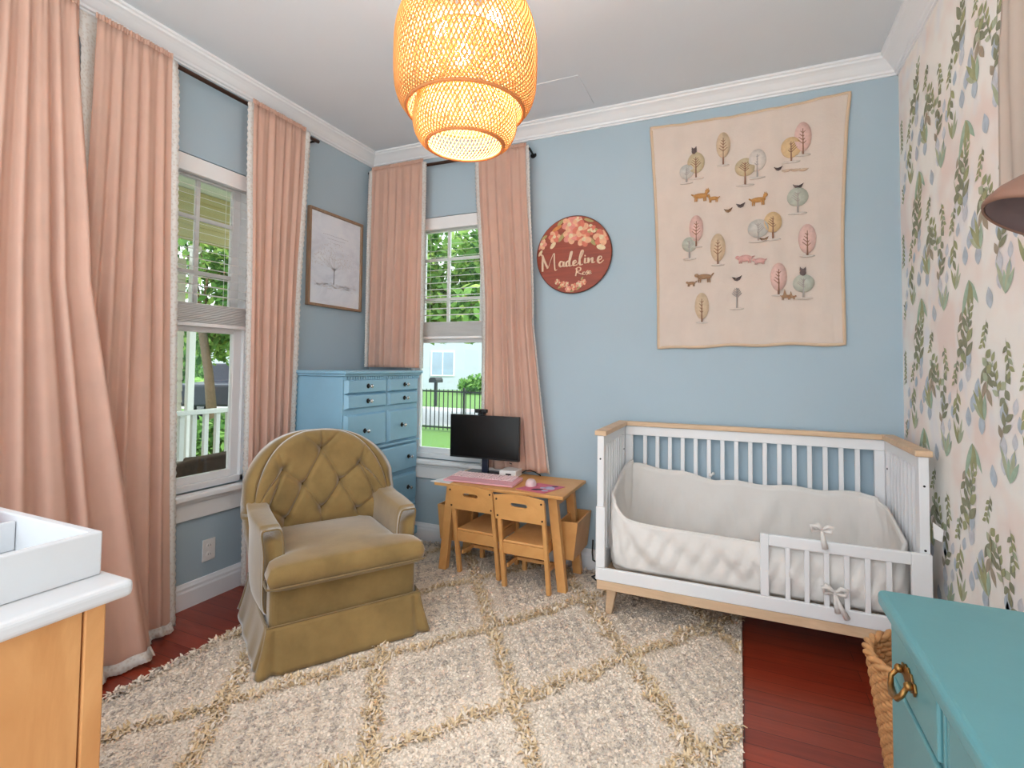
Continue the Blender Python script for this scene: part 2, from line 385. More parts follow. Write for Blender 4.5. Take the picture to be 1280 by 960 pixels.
# windows: fn maps (a along wall, d outwards from room face, z)
def window(name, a0, a1, mut, fn, sgn):
    def bx(mb,a,d0,z0,b,d1,z1): mb.box(fn(a,d0,z0),fn(b,d1,z1)); return mb
    root=struct(bx(MB(),a0,.035,Z1-.05,a1,TH-.01,Z1),name,'window_white')      # head jamb
    fr=MB(); j=.022
    bx(fr,a0,.035,Z0,a0+j,TH-.01,Z1-.05); bx(fr,a1-j,.035,Z0,a1,TH-.01,Z1-.05); bx(fr,a0,.035,Z0,a1,TH-.01,Z0+.035)
    fr.build('jamb','window_white',root,bevel=.002)
    MZ=1.50; st=.05
    up=MB(); a,b=a0+j,a1-j
    bx(up,a,.095,MZ-.02,a+st,.125,Z1-.05); bx(up,b-st,.095,MZ-.02,b,.125,Z1-.05); bx(up,a+st,.095,MZ-.02,b-st,.125,MZ+.03); bx(up,a+st,.095,Z1-.09,b-st,.125,Z1-.05)
    up.build('upper_sash','window_white',root,bevel=.003)
    for mm in mut: bx(MB(),mm-.011,.098,MZ+.03,mm+.011,.120,Z1-.09).build('muntin','window_white',root,bevel=.002)
    for z in (1.80,2.106): bx(MB(),a+st,.099,z-.011,b-st,.119,z+.011).build('muntin','window_white',root,bevel=.002)
    lo=MB()
    bx(lo,a,.055,Z0+.035,a+st,.09,MZ+.02); bx(lo,b-st,.055,Z0+.035,b,.09,MZ+.02); bx(lo,a+st,.055,MZ-.035,b-st,.09,MZ+.02); bx(lo,a+st,.055,Z0+.035,b-st,.09,Z0+.075)
    lo.build('lower_sash','window_white',root,bevel=.003)
    bx(MB(),a+st-.004,.107,MZ+.02,b-st+.004,.111,Z1-.08).build('glass_pane','glass',root)
    bx(MB(),a+st-.004,.070,Z0+.07,b-st+.004,.074,MZ-.03).build('glass_pane','glass',root)
    s=MB(); bx(s,a0-.06,-.055,Z0-.032,a1+.06,0.034,Z0); s.build('sill','window_white',root,bevel=.008)
    ap=MB(); bx(ap,a0-.04,-.018,Z0-.14,a1+.04,-.001,Z0-.033); bx(ap,a0-.04,-.026,Z0-.055,a1+.04,-.018,Z0-.033); ap.build('apron','window_white',root,bevel=.004)
    return root
back_fn=lambda a,d,z:(a,d,z)
left_fn=lambda a,d,z:(-d,a,z)
window('window_1',LY0,LY1,[-1.355,-1.64],left_fn,1)
window('window_2',BX0,BX1,[.655,.939],back_fn,1)
def blind(label,a0,a1,fn,base):
    t=thing('window_blind',base,label,'blind','raised slat blinds in the two windows')
    def bx(mb,p,q): mb.box(fn(*p),fn(*q)); return mb
    bx(MB(),(a0+.01,-.002,2.315),(a1-.01,.033,2.405)).build('valance','window_white',t,bevel=.003)
    sl=MB(); z=2.30
    while z>1.63:
        p0,p1,dz=a0+.02,a1-.02,.0055
        sl.hexa([fn(p0,.004,z-dz),fn(p1,.004,z-dz),fn(p1,.042,z+dz),fn(p0,.042,z+dz)],[fn(p0,.004,z-dz+.0016),fn(p1,.004,z-dz+.0016),fn(p1,.042,z+dz+.0016),fn(p0,.042,z+dz+.0016)]); z-=.0485
    sl.build('slats','plastic_white',t)
    st=MB(); z=1.615
    while z>1.515:
        e=random.uniform(-.004,.004); bx(st,(a0+.02,.002+e,z-.0018),(a1-.02,.046+e,z+.0018)); z-=.0066
    st.build('slat_stack','plastic_white',t)
    bx(MB(),(a0+.02,.001,1.492),(a1-.02,.048,1.512)).build('bottom_rail','window_white',t,bevel=.003)
    for k in (.2,.8):
        a=a0+(a1-a0)*k
        c=MB(); c.tube([fn(a,.024,2.32),fn(a,.024,1.5)],.0012,5); c.build('lift_cord','plastic_white',t)
blind('white slat blind pulled half up in the left window beside the armchair',LY0,LY1,left_fn,(0,-1.5,1.49))
blind('white slat blind pulled half up in the back window above the monitor',BX0,BX1,back_fn,(.8,0,1.49))

# ------------------------------------------------------------------ rug
def build_rug():
    x0,x1,y0,y1=.47,2.695,-2.60,-.06
    t=thing('shag_rug',((x0+x1)/2,(y0+y1)/2,0),'large cream shag rug with tan diamond lattice and faint grey motifs','rug')
    MB().box((x0,y0,.0005),(x1,y1,.014)).build('backing','rug_base',t,bevel=.004)
    sp=.0082; gx=np.arange(x0+.004,x1-.004,sp); gy=np.arange(y0+.004,y1-.004,sp)
    X,Y=np.meshgrid(gx,gy); X=X.ravel()+NR.uniform(-.005,.005,X.size); Y=Y.ravel()+NR.uniform(-.005,.005,Y.size)
    wob=.02*np.sin(X*23+Y*17)+.015*np.sin(X*41-Y*37)
    a=(X-1.9)/.66-(Y+1.4)/.93; b=(X-1.9)/.66+(Y+1.4)/.93
    fa=a-np.round(a)+wob; fb=b-np.round(b)+wob
    lat=(np.minimum(np.abs(fa),np.abs(fb))<.052)
    ca=a-np.floor(a)-.5; cb=b-np.floor(b)-.5
    rad=np.maximum(np.abs(ca),np.abs(cb)); zig=.22+.05*np.sign(np.sin((ca-cb)*34))*np.sign(np.sin((ca+cb)*34))
    mot=(np.abs(rad-zig)<.045)|((rad<.07)&(NR.random(X.size)<.6))
    mot&=NR.random(X.size)<.93
    fringe=(Y>y1-.05)|(X<x0+.035)
    n=X.size; L=np.where(lat,NR.uniform(.020,.034,n),NR.uniform(.006,.010,n)); L=np.where(fringe,NR.uniform(.02,.034,n),L)
    Wd=np.where(lat,NR.uniform(.006,.010,n),NR.uniform(.007,.010,n))
    mi=np.where(lat,NR.choice([2,2,3,0,1],n),np.where(mot,NR.choice([4,5],n),NR.choice([0,0,0,0,1],n)))
    ang=NR.uniform(0,2*PI,n); tilt=np.where(lat,NR.uniform(.6,1.25,n),NR.uniform(.75,1.3,n))
    dx=np.cos(ang);dy=np.sin(ang); px=-dy;py=dx; zb=.0135
    def row(s,wk,bend):
        out=L*s*np.sin(tilt*bend); up=L*s*np.cos(tilt*bend)
        c=np.stack([X+dx*out,Y+dy*out,zb+up],1); o=np.stack([px*Wd*wk/2,py*Wd*wk/2,np.zeros(n)],1); return c-o,c+o
    r0=row(0,1,1); r1=row(.6,1,.7); r2=row(1,.45,1.15)
    V=np.stack([r0[0],r0[1],r1[0],r1[1],r2[0],r2[1]],1).reshape(-1,3)
    base=(np.arange(n)*6)[:,None]
    Fq=np.concatenate([base+np.array([0,1,3,2]),base+np.array([2,3,5,4])],1).reshape(-1,4)
    V=V-np.array(t.location)
    me=bpy.data.meshes.new('pile'); me.vertices.add(len(V)); me.vertices.foreach_set('co',V.ravel())
    me.loops.add(Fq.size); me.loops.foreach_set('vertex_index',Fq.ravel().astype(np.int32))
    me.polygons.add(len(Fq)); me.polygons.foreach_set('loop_start',(np.arange(len(Fq))*4).astype(np.int32)); me.polygons.foreach_set('loop_total',np.full(len(Fq),4,np.int32))
    for nm in ('rug_cream','rug_cream2','rug_tan','rug_tan2','rug_grey','rug_grey2'): me.materials.append(M[nm])
    me.polygons.foreach_set('material_index',np.repeat(mi,2).astype(np.int32)); me.update(calc_edges=True); me.validate()
    o=bpy.data.objects.new('pile',me); S.collection.objects.link(o); o.parent=t; o['kind']='stuff'
build_rug()
RUG=.016

# ------------------------------------------------------------------ crib
def build_crib():
    x0,x1,yf,yb,H=2.005,3.405,-.605,-.035,.965
    t=thing('toddler_crib',((x0+x1)/2,(yf+yb)/2,0),'white crib with pale wood top rails and splayed legs against the back wall','crib')
    T=.035; zb=.205
    # wooden top rail: U of three boards
    tr=MB(); tr.box((x0-.012,yf-.01,H-.026),(x0+T+.014,yb,H)); tr.box((x1-T-.014,yf-.01,H-.026),(x1+.012,yb,H)); tr.box((x0+T+.014,yb-T-.012,H-.026),(x1-T-.014,yb,H))
    tr.build('top_rail','crib_wood',t,bevel=.004)
    for xa,xb in ((x0,x0+T),(x1-T,x1)):
        e=MB(); zt=H-.027
        e.box((xa,yf,zb),(xb,yf+.055,zt)); e.box((xa,yb-.06,zb),(xb,yb,zt)); e.box((xa,yf+.055,zt-.05),(xb,yb-.06,zt)); e.box((xa,yf+.055,zb),(xb,yb-.06,zb+.12))
        ep=e.build('end_panel','crib_white',t,bevel=.003)
        n=8
        for k in range(n):
            y=yf+.055+(yb-.06-yf-.055)*(k+.5)/n
            MB().box(((xa+xb)/2-.008,y-.011,zb+.115),((xa+xb)/2+.008,y+.011,zt-.045)).build('slat','crib_white',ep,bevel=.003)
        for (y,z) in ((yf-.001,zt-.12),(yf-.001,zb+.35)):
            sc=MB(); sc.lathe([(.0045,0),(.0045,.003)],((xa+xb)/2,y-.002,z),10,axis='y'); sc.build('bolt','dark_metal',ep)
    for y,x in ((yb-.075,x0+T+.0005),(yb-.075,x1-T-.0035)):
        sc=MB(); sc.lathe([(.005,0),(.005,.003)],(x,y,.80),10,axis='x'); sc.build('bolt','dark_metal',t)
    bk=MB(); xa,xb=x0+T+.001,x1-T-.001; zt=H-.027
    bk.box((xa,yb-.03,zt-.055),(xb,yb-.002,zt)); bk.box((xa,yb-.03,zb),(xb,yb-.002,zb+.12)); bk.box((xa,yb-.03,zb+.12),(xa+.045,yb-.002,zt-.055)); bk.box((xb-.045,yb-.03,zb+.12),(xb,yb-.002,zt-.055))
    bp_=bk.build('back_panel','crib_white',t,bevel=.003)
    for k in range(16):
        x=xa+.045+(xb-xa-.09)*(k+1)/17
        MB().box((x-.0115,yb-.024,zb+.115),(x+.0115,yb-.008,zt-.05)).build('slat','crib_white',bp_,bevel=.003)
    # low front rail with two stub posts
    fr=MB(); fr.box((x0-.001,yf-.022,zb),(x1+.001,yf-.001,zb+.062)); fr.box((x0-.001,yf-.022,zb+.062),(x0+.047,yf-.001,.575)); 
    fr.build('front_rail','crib_white',t,bevel=.004)
    # toddler guard
    g0=at(950,690,'y',yf).x; gt=at(950,661,'y',yf).z; g=MB(); 
    zt2=.545
    g.box((g0,yf-.022,zb+.0625),(g0+.036,yf-.001,zt2)); g.box((x1-.07,yf-.022,zb+.0625),(x1+.001,yf-.001,zt2)); g.box((g0+.036,yf-.022,zt2-.05),(x1-.07,yf-.001,zt2))
    gp=g.build('guard_rail','crib_white',t,bevel=.004)
    for k in range(6):
        x=g0+.036+(x1-.07-g0-.036)*(k+1)/7
        MB().box((x-.0105,yf-.019,zb+.061),(x+.0105,yf-.004,zt2-.045)).build('slat','crib_white',gp,bevel=.003)
    # wooden base and legs
    b=MB(); b.box((x0+.004,yf-.018,zb-.046),(x1-.004,yf+.02,zb-.001)); b.box((x0+.004,yb-.03,zb-.046),(x1-.004,yb-.005,zb-.001)); b.box((x0+.004,yf+.02,zb-.046),(x0+.04,yb-.03,zb-.001)); b.box((x1-.04,yf+.02,zb-.046),(x1-.004,yb-.03,zb-.001))
    b.build('base_frame','crib_wood',t,bevel=.003)
    for sx in (0,1):
        for sy in (0,1):
            xc=x0+.075 if sx==0 else x1-.075; yc=yf+.04 if sy==0 else yb-.05; d=-.022 if sx==0 else .022; dy=.012 if sy==0 else -.01
            r,q=.026,.017; z=zb-.0465; zl=RUG if (sx==0) else .0005
            MB().hexa([(xc+d-q,yc+dy-q,zl),(xc+d+q,yc+dy-q,zl),(xc+d+q,yc+dy+q,zl),(xc+d-q,yc+dy+q,zl)],[(xc-r,yc-r,z),(xc+r,yc-r,z),(xc+r,yc+r,z),(xc-r,yc+r,z)]).build('leg','crib_wood',t,bevel=.005)
    bs=MB(); bs.box((x0+T+.002,yf+.022,zb+.002),(x1-T-.002,yb-.034,zb+.03)); bs.build('mattress_support','crib_wood',t)
    # mattress
    mt=MB(); mt.box((x0+.065,yf+.055,zb+.031),(x1-.065,yb-.07,zb+.15))
    tag(mt.build('crib_mattress','crib_linen',None,bevel=.03,seg=4,org=((x0+x1)/2,(yf+yb)/2,zb+.031)),'white crib mattress lying inside the linen bumper of the crib','mattress')
    # fabric bumper: one loop around the inside, its top edge dipping at the front
    xa,xb,ya,yc=x0+.05,x1-.05,yf+.014,yb-.048; zb2=zb+.0645
    def loop(u):
        L1=xb-xa; L2=yc-ya; P=2*(L1+L2); s=u*P
        if s<L1: p=(xa+s,ya); e=('f',s/L1)
        elif s<L1+L2: p=(xb,ya+(s-L1)); e=('r',(s-L1)/L2)
        elif s<2*L1+L2: p=(xb-(s-L1-L2),yc); e=('b',1-(s-L1-L2)/L1)
        else: p=(xa,yc-(s-2*L1-L2)); e=('l',1-(s-2*L1-L2)/L2)
        return p,e
    def ztop(e):
        k,q=e
        if k=='f': return .485+.085*math.exp(-q/.05)+.012*math.cos(q*3)+.02*q**6
        if k=='r': return .52+.12*q
        if k=='b': return .655+.06*max(0,1-q*2.6)**.8+.006*math.sin(q*30)
        return .585+.15*q
    def bfn(u,v,off=0):
        u=u%1.0; (x,y),e=loop(u); ze=ztop(e)
        z=zb2+(ze-zb2)*v
        cx,cy=(xa+xb)/2,(ya+yc)/2; R=.10
        # round the corners
        dx=min(x-xa,xb-x); dy=min(y-ya,yc-y)
        if dx<R and dy<R:
            k=(R-dx)*(R-dy)/(R*R)*.32*R
            x+= k if x<cx else -k; y+= k if y<cy else -k
        w=(.014*math.sin(u*61+v*4.5+2*math.sin(u*19))+.012*math.sin(u*143+v*7+math.sin(u*31)*2)+.007*math.sin(u*271-v*9))*math.sin(PI*v)
        nx,ny={'f':(0,-1),'r':(1,0),'b':(0,1),'l':(-1,0)}[e[0]]
        bul=.012*math.sin(PI*min(1,v*1.02))-.008+w*.7
        return (x-nx*abs(off)+nx*bul*.7, y-ny*abs(off)+ny*bul*(1.3 if e[0]=='f' else .5), z)
    bt=thing('crib_bumper',((xa+xb)/2,(ya+yc)/2,zb2),'off white quilted linen bumper lining the crib inside its slats','crib bumper')
    bm_=MB(); bm_.grid(220,18,lambda u,v:bfn(u,v),closeu=True)
    bm_.build('padded_panel','crib_linen',bt,smooth=True,solid=.016)
    pp=[bfn(i/200,1) for i in range(200)]
    MB().tube(pp,.0085,6,closed=True).build('piping','crib_linen',bt,smooth=True)
    # ties knotted round the guard rail
    def bow(cx,cz,s,tails):
        y=yf-.034; b=MB()
        b.ball((cx,y,cz),.011*s,10,0,(1,.7,1))
        for sg in (-1,1):
            b.tube([(cx,y,cz),(cx+sg*.02*s,y-.008,cz+.022*s),(cx+sg*.04*s,y-.008,cz+.018*s),(cx+sg*.035*s,y-.004,cz-.004*s),(cx,y,cz)],[.005,.009,.010,.009,.005],6)
        for (ax,az) in tails: b.tube([(cx,y,cz),(cx+ax*.4,y-.007,cz+az*.5),(cx+ax,y-.004,cz+az)],[.006,.010,.012],6)
        b.build('tie_bow','crib_linen',bt,smooth=True)
    p=at(1027,664,'y',yf-.03); bow(p.x,p.z+.004,1.0,[(.012,-.075),(-.02,.03)])
    p=at(1050,742,'y',yf-.03); bow(p.x-.02,p.z,1.1,[(.045,-.10),(.01,-.08),(-.04,.03)])
    # small knot on the back rail
    p=at(888,594,'y',yb-.04); b=MB(); b.ball((p.x,yb-.04,p.z+.002),.012,8); b.tube([(p.x,yb-.04,p.z),(p.x+.02,yb-.045,p.z+.015)],[.006,.008],6); b.build('tie_bow','crib_linen',bt,smooth=True)
build_crib()

# ------------------------------------------------------------------ armchair (local frame: faces -y)
def build_armchair():
    t=thing('velvet_armchair',(.79,-1.2075,0),'olive brown velvet armchair with tufted rounded back and pleated skirt beside the left window','armchair',rotz=math.radians(57.3),world=False)
    zf=RUG+.004
    # base box
    def rb(u,v,hw,y0,y1,z0,z1): pass
    b=MB(); b.box((-.325,-.325,.11),(.325,.31,.385)); b.build('base','velvet',t,bevel=.03,seg=4)
    # skirt: flared loop with box pleats at the corners
    def sk(u,v):
        # perimeter of rectangle, v=0 bottom
        hw0,hd0=.335,.335; P=4*(hw0+hd0); s=u*P; fl=.045*(1-v)**1.3
        seg=[(-hw0,-hd0,1,0,2*hw0),(hw0,-hd0,0,1,2*hd0),(hw0,hd0,-1,0,2*hw0),(-hw0,hd0,0,-1,2*hd0)]
        for (sx,sy,dx,dy,L) in seg:
            if s<=L+1e-9: break
            s-=L
        x=sx+dx*s; y=sy+dy*s; nx,ny=dy,-dx
        c=min(s,L-s)
        tuck=math.exp(-((c-.03)/.012)**2)*.022*(1-v*.85)
        k=fl-tuck+.003*math.sin(u*90)*(1-v)
        ex=fl*.9*max(0,1-c/.05)
        x+=nx*k; y+=ny*k
        if dx: x+=(-1 if (s<L/2)==(dx>0) else 1)*ex*.9
        else: y+=(-1 if (s<L/2)==(dy>0) else 1)*ex*.9
        return (x,y-.008,zf+(.2-zf)*v)
    s=MB(); s.grid(320,10,sk,closeu=True); s.build('skirt','velvet',t,smooth=True,solid=.008)
    pp=[sk(i/160,1) for i in range(160)]; MB().tube([(x*1.005,y*1.005,z) for x,y,z in pp],.0045,6,closed=True).build('welt','velvet_pipe',t,smooth=True)
    # seat cushion, T shaped and crowned
    def outline(w):
        pts=[(-.35,-.395),(.35,-.395),(.35,-.25),(.262,-.235),(.262,.20),(-.262,.20),(-.262,-.235),(-.35,-.25)]
        return pts
    c=MB(); N=46
    def hwid(y):
        k=1/(1+math.exp((y+.245)/.012)); return .262+.085*k
    def cush(side):
        def fn(u,v):
            y=-.392+v*.60; w=hwid(y); x=(u*2-1)
            ex=1-abs(x)**14; ey=1-abs(v*2-1)**20
            e=max(0,ex*ey)**.26
            crown=.022*(1-x*x)*math.sin(PI*min(1,v*1.1))
            xx=x*w; yy=y
            mid=.405; 
            z=mid+(.052+crown)*e if side>0 else mid-.058*e
            return (xx,yy,z)
        return fn
    c.grid(N,N,cush(1)); c.grid(N,N,cush(-1))
    sc=c.build('seat_cushion','velvet',t,smooth=True,weld=.0008)
    rim=[(-hwid(y)-.001,y,.372) for y in [-.22-.16*k/10 for k in range(11)]]+[(-.345+.69*k/40,-.3935,.372) for k in range(1,40)]+[(hwid(y)+.001,y,.372) for y in [-.38+.16*k/10 for k in range(11)]]
    MB().tube(rim,.0048,6).build('piping','velvet_pipe',sc,smooth=True)
    # arms: rounded, sweeping up to the back
    for sg in (-1,1):
        a=MB()
        def afn(u,v,sg=sg):
            # v from front to back, u around section
            y=-.235+.50*v; top=.585+.015*v+.07*max(0,v-.6)**1.2; xi,xo=.258,.345+.018*math.sin(PI*min(1,v))
            th=2*PI*u; cx,cz=(xi+xo)/2,(.20+top)/2; hx,hz=(xo-xi)/2,(top-.20)/2
            ct,st=math.cos(th),math.sin(th); px=abs(ct)**.35*(1 if ct>0 else -1); pz=abs(st)**.5*(1 if st>0 else -1)
            k=1 if 0.015<v<.985 else .92
            flare=.028*max(0,(pz*hz+cz-.45)/.15)**2*(1 if pz>0 else 0)
            if px>0: cx2=cx+flare
            else: cx2=cx+flare*.3
            return (sg*(cx2+px*hx*k),y,cz+pz*hz*k)
        a.grid(40,26,afn,closeu=True)
        n=40; K=26; a.f.append(tuple(range(n))); a.m.append(0); a.f.append(tuple((K-1)*n+k for k in range(n-1,-1,-1))); a.m.append(0)
        ar=a.build('arm','velvet',t,smooth=True,bevel=0)
        wp=[afn(i/50,0.0) for i in range(50)]
        MB().tube([(x,y-.001,z) for x,y,z in wp],.0045,6,closed=True).build('welt','velvet_pipe',ar,smooth=True)
    # outer back shell: wraps round, rounded top
    def shape(u,v,R=.372,wrap=.17):
        # u -1..1 across, v 0..1 up
        zt=.925; zb=.13
        hw=R
        x=u*hw
        top=zt-(zt-.60)*(1-math.sqrt(max(0,1-abs(u)**2.6)))
        z=zb+(top-zb)*v
        x*=(.86+.14*min(1,max(0,(z-.30)/.30)))
        y=.335-wrap*abs(u)**2.4+.05*(z-.45)*(1 if z>.45 else .3)-.0*v
        return x,y,z
    def shell(u,v): x,y,z=shape(u*2-1,v); return (x,y,z)
    sh=MB(); sh.grid(60,30,lambda u,v:shell(u,v)); sh.build('back_shell','velvet',t,smooth=True,solid=.075)
    # tufted inner pad
    buttons=[(-.60,.70),(0,.80),(.60,.70),(-.82,.36),(-.29,.45),(.29,.45),(.82,.36),(-.55,.13),(0,.17),(.55,.13)]
    def bp3(u,v): # u -1..1, v 0..1 local pad params -> point + normal dir -y
        hw=.338; x=u*hw; top=.93-(.93-.52)*(1-math.sqrt(max(0,1-min(1,abs(u))**2.5)))
        z=.43+(top-.43)*v
        y=.235-.10*abs(u)**2.2+.10*(z-.45)
        return x,y,z
    links=[]
    for i in range(len(buttons)):
        for j in range(i+1,len(buttons)):
            (a,b_),(c_,d)=buttons[i],buttons[j]
            if abs(a-c_)<.62 and abs(b_-d)<.42 and abs(b_-d)>.15 and abs(a-c_)>.1: links.append((buttons[i],buttons[j]))
    for bu in buttons[:3]+[buttons[3],buttons[6]]:
        links.append((bu,(bu[0]*1.12+(.0),1.0) if abs(bu[0])<.7 else (1.0*np.sign(bu[0]),bu[1]+.03)))
    links+= [((0,.80),(-.3,1)),((0,.80),(.3,1)),((-.6,.7),(-1,.62)),((.6,.7),(1,.62)),((-.55,.13),(-.6,0)),((0,.17),(0,0)),((.55,.13),(.6,0)),((-.6,.7),(-.75,1)),((.6,.7),(.75,1))]
    def segd(p,a,b_):
        ax,ay=a; bx_,by=b_; dx,dy=bx_-ax,by-ay; L=dx*dx+dy*dy; k=max(0,min(1,((p[0]-ax)*dx+(p[1]-ay)*dy)/L)); return math.hypot(p[0]-ax-k*dx,p[1]-ay-k*dy)
    def pad(u,v):
        U=u*2-1; x,y,z=bp3(U*.999,v); rimf=(1-abs(U)**6)*(1-abs(v*2-1)**8); rimf=max(0,rimf)**.5
        puff=.062
        q=(U*.338,v*.47)
        db=min(math.hypot((U-a)*.338,(v-b_)*.47) for a,b_ in buttons)
        dl=min(segd(q,(a[0]*.338,a[1]*.47),(c_[0]*.338,c_[1]*.47)) for a,c_ in links)
        d=puff-.036*math.exp(-(db/.026)**2)-.017*math.exp(-(dl/.011)**2)
        return (x,y-d*rimf+.012,z)
    pd=MB(); pd.grid(110,90,pad); po=pd.build('backrest_pad','velvet',t,smooth=True,solid=.01)
    edge=[pad(0,i/30) for i in range(31)]+[pad(i/60,1) for i in range(1,60)]+[pad(1,1-i/30) for i in range(31)]
    MB().tube(edge,.006,6).build('piping','velvet_pipe',po,smooth=True)
    for a,b_ in buttons:
        p=pad((a+1)/2,b_); MB().ball((p[0],p[1]-.004,p[2]),.011,10,0,(1,.6,1)).build('button','velvet_button',po,smooth=True)
build_armchair()

# ------------------------------------------------------------------ tall blue chest of drawers
def build_chest():
    X,y0,y1,H=.50,-.815,-.03,1.255
    t=thing('chest_of_drawers',(.25,(y0+y1)/2,0),'tall light blue chest of drawers in the corner behind the armchair','chest of drawers')
    b=MB(); b.box((.03,y0,.06),(X-.02,y1,H-.035)); b.build('body','blue_paint',t,bevel=.004)
    tp=MB(); tp.box((.022,y0-.02,H-.02),(X+.02,y1+.015,H)); tp.box((.025,y0-.012,H-.034),(X+.008,y1+.01,H-.0205)); tp.build('top','blue_paint',t,bevel=.004)
    d=MB(); n=34
    for k in range(n):
        y=y0+(y1-y0)*(k+.5)/n; d.box((X-.0195,y-.007,H-.056),(X-.001,y+.007,H-.0355))
    d.build('dentil_moulding','blue_paint',t,bevel=.0015)
    bs=MB(); bs.box((X-.0195,y0,.06),(X+.004,y1,.115)); bs.box((.05,y0+.01,0),(X-.035,y1-.01,.0595)); bs.build('plinth','blue_paint',t,bevel=.006)
    ym=at(485,500,'x',X).y
    def panel(ya,yb_,za,zb,parent,x=X-.0195,th=.024):
        m_=.018
        mb=MB(); mb.hexa([(x,ya,za),(x,yb_,za),(x,yb_,zb),(x,ya,zb)],[(x+th,ya+m_,za+m_*.6),(x+th,yb_-m_,za+m_*.6),(x+th,yb_-m_,zb-m_*.6),(x+th,ya+m_,zb-m_*.6)])
        return mb
    def knob(y,z,par,x):
        k=MB(); k.lathe([(.014,0),(.016,.003),(.008,.006)],(x,y,z),12,axis='x'); kb=k.build('knob','dark_metal',par,smooth=False)
        h=MB(); h.lathe([(.004,0),(.004,.016),(.011,.020),(.013,.026),(.009,.032)],(x+.006,y,z),12,axis='x'); h.build('knob_head','chrome',kb,smooth=True)
    rows=[(1.015,1.205),(.765,.985),(.545,.735),(.325,.52),(.135,.30)]
    for r,(za,zb) in enumerate(rows):
        if r==0:
            for ya,yb_ in ((y0+.012,ym-.008),(ym+.008,y1-.012)):
                zm=(za+zb)/2; mb=panel(ya,yb_,za,zm,t); m2=panel(ya,yb_,zm,zb,t); mb.add(m2.v,m2.f)
                dr=mb.build('drawer','blue_paint',t,bevel=.002)
                yc=(ya+yb_)/2-.005
                for z in ((za+zm)/2,(zm+zb)/2): knob(yc,z,dr,X+.0045)
        elif r==1:
            for ya,yb_ in ((y0+.012,ym-.008),(ym+.008,y1-.012)):
                dr=panel(ya,yb_,za,zb,t).build('drawer','blue_paint',t,bevel=.002); knob((ya+yb_)/2-.03,(za+zb)/2,dr,X+.0045)
        else:
            dr=panel(y0+.012,y1-.012,za,zb,t).build('drawer','blue_paint',t,bevel=.002)
            for y in (y0+.13,y1-.13): knob(y,(za+zb)/2,dr,X+.0045)
    lg=MB(); lg.box((X-.0195,y0,.745),(X+.006,y1,.757)); lg.build('ledge','blue_paint',t,bevel=.002)
build_chest()

# ------------------------------------------------------------------ small table, chairs and what stands on it
TX0,TX1,TYF,TYB,TZT=.945,1.786,-.505,-.04,.572
def build_table():
    cx=(TX0+TX1)/2
    t=thing('kids_table',(cx,(TYF+TYB)/2,RUG),'low honey pine child table with slanted legs and side bins under the back window','table')
    MB().box((TX0,TYF,TZT-.02),(TX1,TYB,TZT)).build('tabletop','kid_wood',t,bevel=.004)
    for sx in (-1,1):
        for y in (TYF+.075,TYB-.075):
            xt=cx+sx*.335; xb=cx+sx*.395; hw=.027; q=.012 if y<-.3 else -.008
            z0=RUG; z1=TZT-.0205
            MB().hexa([(xb-hw,y-hw*.8+q,z0),(xb+hw,y-hw*.8+q,z0),(xb+hw,y+hw*.8+q,z0),(xb-hw,y+hw*.8+q,z0)],[(xt-hw,y-hw*.8,z1),(xt+hw,y-hw*.8,z1),(xt+hw,y+hw*.8,z1),(xt-hw,y+hw*.8,z1)]).build('leg','kid_wood',t,bevel=.004)
        a=MB(); xa=cx+sx*.335; a.box((xa-.009,TYF+.1,TZT-.09),(xa+.009,TYB-.1,TZT-.0205)); a.build('apron','kid_wood',t,bevel=.002)
        # hanging bin outside the legs: sloped outer board
        b=MB(); xi=cx+sx*.385; xo=cx+sx*(.455 if sx>0 else .50); xob=xo-sx*.025; ya,yb_=-.335,-.035; z0,z1=.165,.385; th=.010
        def bd(p0,p1): b.box(p0,p1)
        def wall(xA,xB,yA,yB):
            b.hexa([(min(xA[0],xB[0]),yA,z0),(max(xA[0],xB[0]),yA,z0),(max(xA[0],xB[0]),yB,z0),(min(xA[0],xB[0]),yB,z0)],[(min(xA[1],xB[1]),yA,z1),(max(xA[1],xB[1]),yA,z1),(max(xA[1],xB[1]),yB,z1),(min(xA[1],xB[1]),yB,z1)])
        inn=(xi+sx*.012,xi+sx*.012)
        wall((xi-sx*.02,xi-sx*.045),(xob,xo),ya,ya+th); wall((xi-sx*.02,xi-sx*.045),(xob,xo),yb_-th,yb_)
        wall((xob-sx*th,xo-sx*th),(xob,xo),ya+th,yb_-th); wall((xi-sx*.02,xi-sx*.045),(xi-sx*.01,xi-sx*.035),ya+th,yb_-th)
        bd((xi-sx*.01,ya+th,z0),(xob-sx*th,yb_-th,z0+th))
        b.build('side_bin','kid_wood',t,bevel=.0015)
build_table()
